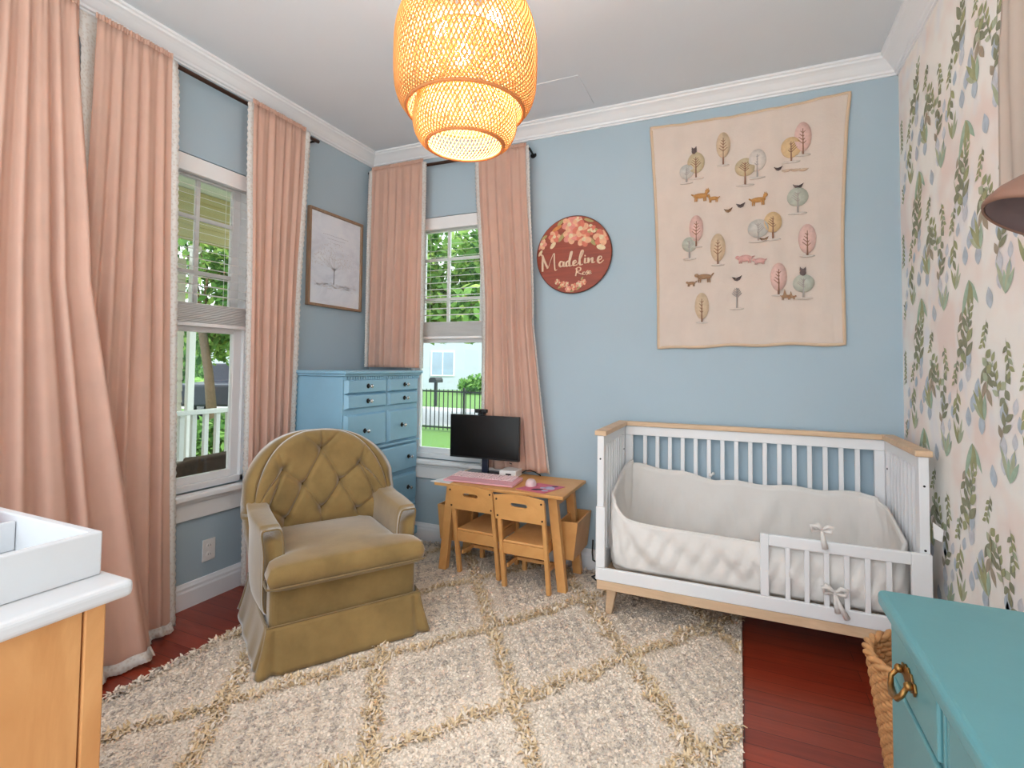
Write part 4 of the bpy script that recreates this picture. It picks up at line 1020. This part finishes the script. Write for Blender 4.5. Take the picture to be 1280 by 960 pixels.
# ------------------------------------------------------------------ pendant lamp
def build_pendant():
    cx,cy=1.872,-1.806
    t=thing('pendant_lamp',(cx,cy,CEIL),'two tiered woven bamboo pendant lamp glowing below the ceiling','lamp')
    outer=[(.190,2.128),(.210,2.15),(.224,2.19),(.229,2.25),(.229,2.32),(.226,2.37),(.214,2.42),(.190,2.47),(.158,2.505),(.128,2.525),(.118,2.56)]
    inner=[(.124,2.015),(.140,2.022),(.156,2.045),(.165,2.075),(.165,2.11),(.158,2.145),(.150,2.18),(.158,2.22),(.165,2.27),(.158,2.32),(.13,2.36)]
    def spline(prof,n):
        out=[]; K=len(prof)-1
        for i in range(n):
            s=i/(n-1)*K; j=min(int(s),K-1); x=s-j; p0=prof[max(j-1,0)];p1=prof[j];p2=prof[j+1];p3=prof[min(j+2,K)]
            f=lambda k:.5*(2*p1[k]+(p2[k]-p0[k])*x+(2*p0[k]-5*p1[k]+4*p2[k]-p3[k])*x*x+(3*p1[k]-p0[k]-3*p2[k]+p3[k])*x**3); out.append((f(0),f(1)))
        return out
    def weave(prof,N,twist,name,r):
        pts=spline(prof,44); mb=MB()
        for sg in (-1,1):
            for i in range(N):
                a0=2*PI*i/N; path=[]
                for k,(rr,z) in enumerate(pts):
                    a=a0+sg*twist*k/(len(pts)-1); e=.0018*sg; path.append((cx+(rr+e)*math.cos(a),cy+(rr+e)*math.sin(a),z))
                mb.tube(path,r,4)
        return mb.build(name,'bamboo',t,smooth=True)
    ow=weave(outer,96,1.35,'outer_shade',.0027); iw=weave(inner,76,1.1,'inner_shade',.0025)
    def ring(r,z,rr,name,par):
        MB().tube([(cx+r*math.cos(2*PI*i/64),cy+r*math.sin(2*PI*i/64),z) for i in range(64)],rr,8,closed=True).build(name,'bamboo_rim',par,smooth=True)
    ring(.190,2.126,.006,'rim',ow); ring(.118,2.56,.005,'rim',ow); ring(.124,2.014,.006,'rim',iw); ring(.13,2.36,.004,'rim',iw)
    c=MB(); c.tube([(cx,cy,CEIL-.03),(cx,cy,2.50)],.004,8); c.build('cord','plastic_white',t,smooth=True)
    MB().lathe([(.06,-.03),(.062,-.02),(.05,-.001)],(cx,cy,CEIL),24).build('canopy','plastic_white',t,smooth=False)
    hub=MB(); hub.lathe([(.02,2.40),(.024,2.43),(.018,2.50)],(cx,cy,0),16); 
    fr=MB()
    for k in range(3):
        a=2*PI*k/3; fr.tube([(cx+.02*math.cos(a),cy+.02*math.sin(a),2.49),(cx+.118*math.cos(a),cy+.118*math.sin(a),2.56)],.003,6)
    hb=hub.build('socket_hub','plastic_white',t); fr.build('support_wire','bronze',t)
    spots=[(-.09,-.02,2.42),(.085,.03,2.43),(.02,-.06,2.275)]
    for dx,dy,z in spots:
        s=MB(); s.tube([(cx,cy,2.42),(cx+dx*.7,cy+dy*.7,z+.055)],.006,8); s.tube([(cx+dx,cy+dy,z+.03),(cx+dx,cy+dy,z+.07)],.014,10); s.tube([(cx+dx*.7,cy+dy*.7,z+.055),(cx+dx,cy+dy,z+.06)],.006,8)
        sk=s.build('socket','plastic_white',t)
        b=MB(); b.ball((cx+dx,cy+dy,z),.028,14,0,(1,1,1.15)); b.build('bulb','bulb_glow',t,smooth=True)
        l=bpy.data.lights.new('bulb_light','POINT'); l.energy=PENDANT_WATT; l.color=(1,.97,.94); l.shadow_soft_size=.03
        lo=bpy.data.objects.new('bulb_light',l); S.collection.objects.link(lo); lo.location=Vector((dx,dy,z-.045))+Vector((cx,cy,0))-Vector((cx,cy,CEIL)); lo.parent=t
build_pendant()

# ------------------------------------------------------------------ changing dresser with tray (left foreground)
def build_changer():
    x0,x1,y0,y1=.74,1.645,-3.18,-2.675
    t=thing('changing_dresser',((x0+x1)/2,(y0+y1)/2,0),'honey pine dresser with a white slab top in the left foreground','dresser')
    b=MB(); b.box((x0,y0,.0),(x1-.006,y1-.035,.868)); b.build('body','pine_side',t,bevel=.003)
    sp=MB(); sp.box((x1-.006,y0,.0),(x1,y1-.037,.868)); sp.build('side_panel','pine_side',t,bevel=.001)
    ff=MB(); ff.box((x0,y1-.033,.0),(x0+.05,y1,.868)); ff.box((x1-.05,y1-.033,.0),(x1,y1,.868)); ff.box((x0+.05,y1-.033,.80),(x1-.05,y1,.868)); ff.box((x0+.05,y1-.033,.0),(x1-.05,y1,.08)); ff.build('face_frame','pine_side',t,bevel=.003)
    for k in range(3):
        z=.085+k*.237; d=MB(); d.box((x0+.053,y1-.030,z),(x1-.053,y1+.012,z+.232)); dd=d.build('drawer','pine_side',t,bevel=.005)
        for x in (x0+.22,x1-.22):
            kb=MB(); kb.lathe([(.008,0),(.008,.012),(.018,.02),(.014,.03)],(x,y1+.0125,z+.116),16,axis='y'); kb.build('knob','tray_white',dd,smooth=True)
    MB().box((x0-.03,y0-.02,.869),(x1+.026,y1+.032,.90)).build('top','tray_white',t,bevel=.011,seg=4)
    tx0,tx1,ty0,ty1=.80,1.597,-3.16,-2.66; z0,z1=.9005,.98; w=.017
    tr=thing('changing_tray',((tx0+tx1)/2,(ty0+ty1)/2,z0),'white open changing tray with inner partition on the pine dresser','tray')
    s=MB(); s.box((tx0+w,ty0,z0),(tx1-w,ty0+w,z1)); s.box((tx0+w,ty1-w,z0),(tx1-w,ty1,z1)); s.box((tx0,ty0,z0),(tx0+w,ty1,z1)); s.box((tx1-w,ty0,z0),(tx1,ty1,z1)); s.build('walls','tray_white',tr,bevel=.003)
    MB().box((tx0+w,ty0+w,z0),(tx1-w,ty1-w,z0+.008)).build('bottom','tray_white',tr)
    pxp=at(21,650,'y',ty1-w).x
    MB().box((pxp-.012,ty0+w+.001,z0+.0085),(pxp,ty1-w-.001,z1-.012)).build('partition','tray_white',tr,bevel=.002)
    p=at(0,648,'y',-2.74); c=MB()
    for k in range(3): c.box((pxp-.20,-2.86+.004*k,z0+.009+.022*k),(pxp-.035-.006*k,-2.70-.003*k,z0+.029+.022*k))
    c.box((pxp-.19,-2.85,z0+.076),(pxp-.05,-2.71,z0+.10))
    tag(c.build('folded_cloth','pink',None,bevel=.009,seg=3,org=(pxp-.12,-2.78,z0+.009)),'folded pink cloth standing in the left compartment of the changing tray','cloth')
build_changer()

# ------------------------------------------------------------------ teal dresser (right foreground)
def build_teal():
    X=3.0; y1=-1.845; y0=-3.05; H=.80
    t=thing('teal_dresser',((X+W)/2,(y0+y1)/2,0),'turquoise painted dresser with brass bail pull in the right foreground','dresser')
    b=MB(); b.box((X,y0,.04),(W-.02,y1,H-.04)); b.build('body','teal_paint',t,bevel=.004)
    MB().box((X-.025,y0-.02,H-.036),(W-.018,y1+.025,H)).build('top','teal_paint',t,bevel=.012,seg=4)
    p=MB(); p.box((X-.004,y0,.0),(W-.03,y1,.085)); p.build('plinth','teal_paint',t,bevel=.006)
    def dr(ya,yb_,za,zb):
        mb=MB(); mb.box((X-.010,ya,za),(X-.0005,yb_,zb)); return mb.build('drawer','teal_paint',t,bevel=.004)
    def bail(y,z,par):
        m=MB(); x=X-.0105
        pl=[(y+a*.001,z+c*.001) for a,c in ((-48,0),(-40,12),(-28,9),(-20,19),(-8,15),(0,22),(8,15),(20,19),(28,9),(40,12),(48,0),(40,-12),(28,-9),(18,-17),(8,-13),(0,-20),(-8,-13),(-18,-17),(-28,-9),(-40,-12))]
        m.prism(pl,lambda q,e:(x-.004*e,q[0],q[1])); bp_=m.build('bail_pull','brass',par,bevel=.001)
        h=MB()
        for s in (-1,1): h.ball((x-.010,y+s*.032,z+.002),.0085,10)
        h.tube([(x-.012,y-.032,z),(x-.022,y-.036,z-.016),(x-.026,y-.022,z-.030),(x-.028,y,z-.034),(x-.026,y+.022,z-.030),(x-.022,y+.036,z-.016),(x-.012,y+.032,z)],[.0045,.005,.006,.0075,.006,.005,.0045],10)
        h.build('bail_handle','brass',bp_,smooth=True)
    w1=[(-2.155,-1.87),(-2.70,-2.205),(-3.03,-2.75)]
    for (ya,yb_) in w1:
        d=dr(ya,yb_,.645,.755); bail((ya+yb_)/2 if ya!=-2.155 else -2.005,.70,d)
    for za,zb in ((.385,.635),(.10,.375)):
        d=dr(-3.03,-1.87,za,zb)
        for y in (-2.1,-2.8): bail(y,(za+zb)/2,d)
    fl=MB()
    for y in (-2.188,-2.170): fl.box((X-.006,y-.004,.645),(X-.0005,y+.004,.755))
    fl.build('stile_beads','teal_paint',t,bevel=.002)
build_teal()

# ------------------------------------------------------------------ basket, sconce, canopy, tag
def build_basket():
    cx,cy=3.262,-1.22; z1=.375
    t=thing('wicker_basket',(cx,cy,0),'round woven wicker basket on the floor behind the turquoise dresser','basket')
    prof=lambda v:(.138+.052*v,.004+(z1-.004)*v)
    wv=MB(); N=30; rows=24
    for r in range(rows):
        v=(r+.5)/rows; rad,z=prof(v); path=[]
        for k in range(N*4):
            a=2*PI*k/(N*4); path.append((cx+(rad+.0045*math.cos(a*N+PI*r))*math.cos(a),cy+(rad+.0045*math.cos(a*N+PI*r))*math.sin(a),z))
        wv.tube(path,.0088,6,closed=True)
    wv.build('woven_side','rattan',t,smooth=True)
    st=MB()
    for k in range(N*2):
        a=2*PI*k/(N*2); st.tube([(cx+prof(v)[0]*math.cos(a),cy+prof(v)[0]*math.sin(a),prof(v)[1]) for v in (0,.5,1)],.003,5)
    st.build('stakes','rattan',t,smooth=True)
    rm=MB()
    for ph in (0,PI):
        rm.tube([(cx+(.191+.008*math.cos(14*a+ph))*math.cos(a),cy+(.191+.008*math.cos(14*a+ph))*math.sin(a),z1+.004+.008*math.sin(14*a+ph)) for a in [2*PI*k/140 for k in range(140)]],.0095,7,closed=True)
    rm.build('braided_rim','rattan',t,smooth=True)
    MB().lathe([(.135,.002),(.135,.010)],(cx,cy,0),32).build('bottom','rattan',t)
    b=MB(); rg=random.Random(3)
    b.grid(40,20,lambda u,v:(cx-.03+(.118+.010*math.sin(6*PI*u+v*5))*math.sin(PI*v)**.7*math.cos(2*PI*u),cy-.01+(.118+.010*math.sin(6*PI*u+v*5))*math.sin(PI*v)**.7*math.sin(2*PI*u),.013+.32*v),closeu=True)
    tag(b.build('rolled_blanket','crib_linen',None,smooth=True,org=(cx,cy,.013)),'rolled white blanket standing in the wicker basket','blanket')
build_basket()
def build_right_wall_things():
    # brown dome shade, tilted on a wall arm
    c0=at(1316,272,'x',3.30); ax=(Vector((0,0,1))*.90+_r*.38-_fw*.16).normalized(); a1=ax.cross(Vector((0,1,0))).normalized(); a2=ax.cross(a1)
    t=thing('wall_lamp',(W,c0.y+.05,1.35),'brown domed lampshade on the leaf wallpaper at the right photo edge','lamp')
    def dome(prof): 
        m=MB(); m.grid(48,len(prof),lambda u,v:c0+ax*prof[round(v*(len(prof)-1))][1]+(a1*math.cos(2*PI*u)+a2*math.sin(2*PI*u))*prof[round(v*(len(prof)-1))][0],closeu=True); return m
    dome([(.116,-.008),(.120,0),(.118,.010),(.108,.035),(.090,.060),(.064,.080),(.034,.092),(.012,.096)]).build('shade','lamp_brown',t,smooth=True,solid=.004)
    dome([(.113,-.005),(.104,.030),(.085,.054),(.060,.072),(.02,.088)]).build('shade_lining','lamp_inner',t,smooth=True,solid=.002)
    tp=c0+ax*.095; bz=at(1281,320,'x',W-.03)
    MB().tube([tp,tp+ax*.05,Vector((W-.03,tp.y-.02,tp.z+.06)),Vector((W-.03,bz.y-.02,bz.z+.06))],.006,8).build('arm','bronze',t,smooth=True)
    MB().box((W-.03,bz.y-.05,bz.z-.30),(W-.001,bz.y,bz.z+.02)).build('wall_bar','terracotta',t,bevel=.006)
    # beige drape hanging from a cord loop above the lamp
    d=thing('hanging_drape',(W,-1.45,1.78),'pale beige cloth drape hanging by a cord on the wallpaper','drape')
    zt,zb=2.83,1.80; y0=-1.45
    def P(u,v):
        hw=.235*(.35+.65*min(1,v*1.7)**.6)
        y=y0-hw+2*hw*u; x=W-.035-.006*math.sin(u*17+v*2)-.003*math.sin(u*33)
        z=zt+(zb-zt)*v-.02*math.sin(u*PI)*v+ .06*abs(u*2-1)**3*v
        return (x,y,z)
    m=MB(); m.grid(50,40,P); m.build('cloth','canopy_beige',d,smooth=True,solid=.003)
    MB().tube([(W-.04,y0-.08,zt-.01),(W-.035,y0-.03,zt+.06),(W-.03,y0,zt+.085),(W-.035,y0+.05,zt+.055),(W-.045,y0+.10,zt-.03),(W-.05,y0+.105,zt-.14),(W-.05,y0+.085,zt-.2)],.0035,7).build('cord','bronze',d,smooth=True)
    MB().lathe([(.010,-.03),(.006,-.001)],(W,y0,zt+.085),12,axis='x').build('hook','bronze',d)
    # little tag by the crib
    p0=at(1174,664,'y',-.60); g=MB(); xx=min(p0.x,W-.012)
    g.hexa([(xx-.020,-.612,p0.z-.030),(xx+.006,-.612,p0.z-.042),(xx+.006,-.600,p0.z-.042),(xx-.020,-.600,p0.z-.030)],[(xx-.022,-.612,p0.z+.036),(xx+.012,-.612,p0.z+.008),(xx+.012,-.600,p0.z+.008),(xx-.022,-.600,p0.z+.036)])
    tag(g.build('fabric_tag','paper',None,bevel=.002,org=(xx,-.606,p0.z-.04)),'small cream tag sticking out between the crib and the wallpaper','tag')
build_right_wall_things()

# ------------------------------------------------------------------ outside: porch (left window)
G=-.35
struct(MB().box((-80,-40,G-.2),(40,80,G)),'ground','soil')
struct(MB().box((-1.2,-16,-.14),(14,YN-.002,-.01)),'bounce_floor','bounce_pale')  # unseen pale floor added to bounce daylight up to the ceiling
struct(MB().box((-1.75,-4,G+.001),(-TH-.002,2.2,-.06)),'porch_floor','porch_floor')
def siding(mb,p0,p1,z0,z1,nrm,pitch=.11):
    z=z0; nn=Vector(nrm)
    while z<z1-1e-4:
        ze=min(z+pitch,z1); a=Vector(p0);b=Vector(p1); 
        vs=[a+nn*.016+Vector((0,0,z)),b+nn*.016+Vector((0,0,z)),b+nn*.003+Vector((0,0,ze)),a+nn*.003+Vector((0,0,ze)),a-nn*.1+Vector((0,0,z)),b-nn*.1+Vector((0,0,z)),b-nn*.1+Vector((0,0,ze)),a-nn*.1+Vector((0,0,ze))]
        mb.add(vs,[(0,1,2,3),(7,6,5,4),(0,4,5,1),(3,2,6,7),(0,3,7,4),(1,5,6,2)]); z=ze
pw=MB(); siding(pw,(-2.35,-4,0),(-2.35,.06,0),-.06+G+.1,2.32,(1,0,0))
struct(pw,'porch_wall','siding_shade')
pbm=MB(); siding(pbm,(-1.62,-4,0),(-1.62,1.0,0),2.36,2.775,(1,0,0)); struct(pbm,'porch_beam','siding_lit')
t=thing('porch_column',(-2.3,.11,G),'white square porch column at the end of the tan siding outside the left window','column')
MB().box((-2.34,.085,G),(-2.29,.15,2.46)).build('shaft','white_paint',t,bevel=.004); MB().box((-2.36,.082,2.40),(-2.27,.165,2.46)).build('capital','white_paint',t,bevel=.004)
def railing():
    t=thing('porch_railing',(-1.5,-.2,-.06),'white wooden porch railing with vertical balusters outside the left window','railing')
    y0,y1=-1.6,.10; z=.86
    MB().box((-1.545,y0,z),(-1.455,y1,z+.035)).build('top_rail','white_paint',t,bevel=.006); MB().box((-1.52,y0,.06),(-1.48,y1,.10)).build('bottom_rail','white_paint',t,bevel=.004)
    y=y0+.06
    while y<y1-.02:
        MB().box((-1.517,y-.019,.10),(-1.483,y+.019,z)).build('baluster','white_paint',t,bevel=.003); y+=.105
    MB().box((-1.55,y0-.09,-.06),(-1.45,y0,.95)).build('post','white_paint',t,bevel=.004)
railing()
def porch_chair():
    t=thing('wicker_porch_chair',(-.80,-1.0,-.06),'dark brown wicker porch chair with cushion outside the left window','chair',rotz=-1.45,world=False)
    b=MB(); b.grid(40,16,lambda u,v:((u*2-1)*.33*(1-.08*v**4),.27+.12*v-.18*abs(u*2-1)**3,.40+.36*v*(1-.25*abs(u*2-1)**4)));  b.build('backrest','wicker_brown',t,smooth=True,solid=.05)
    for s in (-1,1):
        a=MB(); a.tube([(s*.33,.25,.66),(s*.36,.0,.64),(s*.34,-.26,.61),(s*.33,-.29,.50),(s*.32,-.29,.0)],[.035,.038,.038,.034,.028],10); a.build('arm','wicker_brown',t,smooth=True)
        MB().tube([(s*.30,.27,.40),(s*.30,.30,0)],.026,8).build('leg','wicker_brown',t,smooth=True)
    MB().box((-.32,-.28,.33),(.32,.24,.40)).build('seat','wicker_brown',t,bevel=.02)
    MB().box((-.29,-.27,.402),(.29,.17,.50)).build('seat_cushion','cushion_dark',t,bevel=.04,seg=4)
    c=MB(); c.hexa([(-.2,.10,.505),(.26,.10,.505),(.26,.19,.505),(-.2,.19,.505)],[(-.16,.20,.70),(.22,.20,.74),(.22,.27,.74),(-.16,.27,.70)]); c.build('back_cushion','cushion_pale',t,bevel=.035,seg=4)
porch_chair()
def tree_obj(name,label,group,base,h,trunk,blobs,nleaf,size,mats,seed,lean=(0,0)):
    t=thing(name,base,label,'tree' if 'tree' in name else 'shrub',group); rg=np.random.default_rng(seed)
    bx,by,bz=base
    if trunk:
        m=MB(); top=(bx+lean[0],by+lean[1],bz+h*.62); m.tube([(bx,by,bz-.05),(bx+lean[0]*.25,by+lean[1]*.25,bz+h*.22),(bx+lean[0]*.6,by+lean[1]*.6,bz+h*.42),top],[trunk*1.25,trunk,trunk*.85,trunk*.5],10)
        for (ox,oy,oz,r) in blobs[:7]: m.tube([(bx+lean[0]*.5,by+lean[1]*.5,bz+h*.36),(bx+ox*.5,by+oy*.5,bz+h*.36+(oz-h*.36)*.55),(bx+ox,by+oy,bz+oz)],[trunk*.55,trunk*.35,trunk*.12],7)
        m.build('trunk','bark',t,smooth=True)
    V=[];F=[];MI=[]
    B=np.array(blobs); p=B[:,3]**2/np.sum(B[:,3]**2); idx=rg.choice(len(B),nleaf,p=p)
    d=rg.normal(size=(nleaf,3)); d/=np.linalg.norm(d,axis=1)[:,None]; rr=rg.random(nleaf)**.45
    C=B[idx,:3]+d*(rr*B[idx,3])[:,None]*np.array([1,1,.8])+np.array(base)
    a=rg.normal(size=(nleaf,3)); a/=np.linalg.norm(a,axis=1)[:,None]; b=np.cross(a,rg.normal(size=(nleaf,3))); b/=np.linalg.norm(b,axis=1)[:,None]
    s=size*rg.uniform(.6,1.3,nleaf)[:,None]
    Vv=np.stack([C-a*s,C+b*s*.45,C+a*s,C-b*s*.45],1).reshape(-1,3)-np.array(base)
    Ff=(np.arange(nleaf)*4)[:,None]+np.array([0,1,2,3])
    me=bpy.data.meshes.new('crown'); me.from_pydata(Vv.tolist(),[],Ff.tolist())
    for n in mats: me.materials.append(M[n])
    me.polygons.foreach_set('material_index',rg.integers(0,len(mats),nleaf).astype(np.int32)); me.update()
    o=bpy.data.objects.new('crown',me); S.collection.objects.link(o); o.parent=t; o['_o']=list(base)
    return t
def blobs(n,R,zc,h,r,seed):
    rg=random.Random(seed); return [(rg.uniform(-R,R),rg.uniform(-R*.7,R*.7),zc+rg.uniform(-h,h),r*rg.uniform(.7,1.2)) for _ in range(n)]
# left view: street tree, hedge, parked pickup, far house
tree_obj('street_tree','leafy tree with a leaning trunk beyond the porch, seen through the left window','trees outside',(-7.2,3.95,G),6.5,.09,blobs(16,2.2,3.6,1.5,1.0,2)+[(-.6,.2,1.9,.6),(.9,1.9,2.0,.7),(-1.2,.9,2.4,.8)]+[(-.2,.5,2.2,.7),(.4,1.2,2.3,.7),(-.3,1.3,2.9,.9),(.3,.3,2.6,.7)],7500,.12,['leaf_a','leaf_b','leaf_c','leaf_d'],21,(-.5,-.35))
tree_obj('hedge_shrub','bright green clipped shrub behind the parked car, seen through the left window','shrubs outside',(-16,10.3,G),1.2,0,[(0,0,.55,.6),(.5,.4,.5,.5),(-.5,-.4,.5,.5),(0,.6,.6,.5),(0,-.5,.7,.5)],1500,.12,['leaf_d','leaf_b'],22)
tree_obj('hedge_shrub','dark green shrub at the foot of the street tree beyond the porch railing','shrubs outside',(-5.2,2.75,G),1.0,0,[(0,0,.4,.45),(.3,.5,.4,.42),(-.3,-.4,.4,.4),(.2,1.0,.35,.4)],1800,.09,['leaf_a','leaf_c','leaf_b'],23)
struct(MB().box((-2.6,-4,2.78),(-TH-.002,.85,2.86)),'porch_shade_slab','white_paint')  # slab added over the porch to keep sun off its wall and beam
tree_obj('hedge_shrub','tall leafy bush on the far side of the leaning street tree, beyond the porch','shrubs outside',(-20.5,12.2,G),4.0,0,[(0,0,1.0,1.1),(.2,-.8,1.9,1.0),(-.1,.2,2.6,.9),(.1,-.7,3.2,.8),(0,-1.4,1.2,1.0),(.3,.9,3.4,.8)],3600,.16,['leaf_a','leaf_c','leaf_b'],24)
struct(MB().box((-20,-30,G+.001),(-9.2,6.6,G+.01)),'street','road')
def pickup():
    t=thing('parked_car',(-11.6,8.15,G),'dark blue pickup truck parked on the street, seen through the left window','car',rotz=math.radians(118),world=False)
    b=MB(); prof=[(-2.3,.45),(2.3,.45),(2.35,.95),(1.2,1.05),(.55,1.62),(-.6,1.62),(-.75,1.08),(-2.3,1.05)]
    b.prism(prof,lambda q,e:(q[0],-.9+1.8*e,q[1])); b.build('body','car_blue',t,bevel=.06,seg=3)
    g=MB(); g.prism([(1.02,1.1),(.5,1.55),(-.55,1.55),(-.62,1.1)],lambda q,e:(q[0],-.905+1.81*e,q[1])); g.build('side_window','car_glass',t)
    g=MB(); g.hexa([(1.16,-.75,1.08),(1.22,-.75,1.08),(1.22,.75,1.08),(1.16,.75,1.08)],[(.60,-.66,1.57),(.66,-.66,1.57),(.66,.66,1.57),(.60,.66,1.57)]); g.build('windshield','car_glass',t)
    MB().box((2.33,-.6,.62),(2.38,.6,.88)).build('grille','chrome',t,bevel=.01)
    for x in (-1.45,1.45):
        for y in (-.82,.62):
            w_=MB(); w_.lathe([(.36,0),(.38,.05),(.38,.15),(.36,.2)],(x,y,.38),24,axis='y'); wo=w_.build('wheel','tire',t); h=MB(); h.lathe([(.2,-.01),(.2,.21)],(x,y,.38),16,axis='y'); h.build('hubcap','chrome',wo)
pickup()
def house(name,label,base,rot,wd,dp,h,roofh,wins):
    t=thing(name,base,label,'house',rotz=rot,world=False)
    MB().box((-wd/2,0,0),(wd/2,dp,h)).build('walls','house_white',t)
    r=MB(); r.add([(-wd/2-.4,-.4,h),(wd/2+.4,-.4,h),(wd/2+.4,dp+.4,h),(-wd/2-.4,dp+.4,h),(-wd/2+1.5,dp/2,h+roofh),(wd/2-1.5,dp/2,h+roofh)],[(3,2,1,0),(0,1,5,4),(1,2,5),(2,3,4,5),(3,0,4)]); r.build('roof','roof_grey',t)
    for (x,z,ww,hh) in wins:
        f=MB(); f.box((x-ww/2-.08,-.05,z-.08),(x+ww/2+.08,-.001,z+hh+.08)); fo=f.build('window','white_paint',t); MB().box((x-ww/2,-.06,z),(x-.03,-.0505,z+hh)).build('pane','far_window',fo); MB().box((x+.03,-.06,z),(x+ww/2,-.0505,z+hh)).build('pane','far_window',fo)
house('neighbour_house','pale house far across the street, seen through the left window',(-42,24,G),math.radians(55),14,8,3.4,2,[(-3,.9,1.2,1.4),(0,.9,1.2,1.4),(3,.9,1.2,1.4)])
# back view: lawn, iron fence, road, mailbox, white house, trees
struct(MB().box((-30,.6,G+.001),(6,8.6,G+.012)),'lawn','grass')
struct(MB().box((-30,8.61,G+.001),(8,13.8,G+.010)),'road','road')
struct(MB().box((-40,13.81,G+.001),(8,40,G+.012)),'far_lawn','grass')
dv=MB(); dv.prism([(-13.2,14),(-9.5,14),(-17,24.5),(-20.5,24.5)],lambda q,e:(q[0],q[1],G+.0125+.01*e)); struct(dv,'driveway','road')
def fence():
    y=7.6; x0,x1=-8.5,2.5; t=thing('iron_fence',((x0+x1)/2,y,G),'black iron picket fence across the lawn, seen through the back window','fence'); zt=G+1.0
    for z in (zt,G+.12): MB().box((x0,y-.015,z-.02),(x1,y+.015,z+.015)).build('rail','iron',t)
    pk=MB(); x=x0; posts=[]
    while x<x1: pk.box((x-.009,y-.009,G+.05),(x+.009,y+.009,zt+.05)); x+=.125
    pk.build('pickets','iron',t)
    for x in (-8.2,-5.8,-3.43,-1.0,1.4): MB().box((x-.022,y-.022,G),(x+.022,y+.022,zt+.10)).build('post','iron',t,bevel=.005)
fence()
def mailbox():
    p=at(541,500,'y',13.9); t=thing('mailbox',(p.x,14.1,G),'dark mailbox on a post beyond the road, seen through the back window','mailbox')
    MB().box((p.x-.05,14.05,G),(p.x+.05,14.15,G+.95)).build('post','iron',t); b=MB(); b.prism([(-.17,0),(.17,0),(.17,.12),(.11,.2),(-.11,.2),(-.17,.12)],lambda q,e:(p.x+q[0],13.85+.5*e,G+.951+q[1])); b.build('box','iron',t)
mailbox()
house('neighbour_house','white house with a double window across the road, seen through the back window',(-15.8,25.5,G),math.radians(25),17,9,4.6,2.6,[(-5,1.0,1.3,1.5),(.55,1.0,1.4,1.5),(5,1.0,1.2,1.5)])
tree_obj('shade_tree','large leafy tree filling the upper panes of the back window','trees outside',(-2.9,9.9,G),8.5,.24,[(ox-.9,oy,oz,r) for ox,oy,oz,r in blobs(26,2.6,4.6,1.5,.95,5)]+[(-2.6,-.2,3.1,.8),(-.2,.2,2.75,.5),(-3.0,.3,2.8,.6),(-1.7,.1,2.9,.75),(-.7,.2,3.0,.8),(-3.3,.0,3.6,.9),(.2,0,3.3,.8),(-2.2,0,4.0,.9),(-1.1,0,3.9,.9)],9500,.17,['leaf_a','leaf_b','leaf_c','leaf_b','leaf_d'],31)
tree_obj('shade_tree','slim tree left of the white house, seen through the back window','trees outside',(-12.2,17.2,G),6,.12,blobs(12,1.6,4.2,.9,.9,6),2600,.18,['leaf_a','leaf_c','leaf_b'],32)
tree_obj('round_shrub','small rounded shrub beside the white house across the road','shrubs outside',(-11.0,22.5,G),1.2,0,[(0,0,.6,.7),(.6,0,.5,.6),(-.6,0,.5,.6)],1200,.14,['leaf_a','leaf_b'],33)
# tidy helper property
for o in bpy.data.objects:
    if '_o' in o: del o['_o']
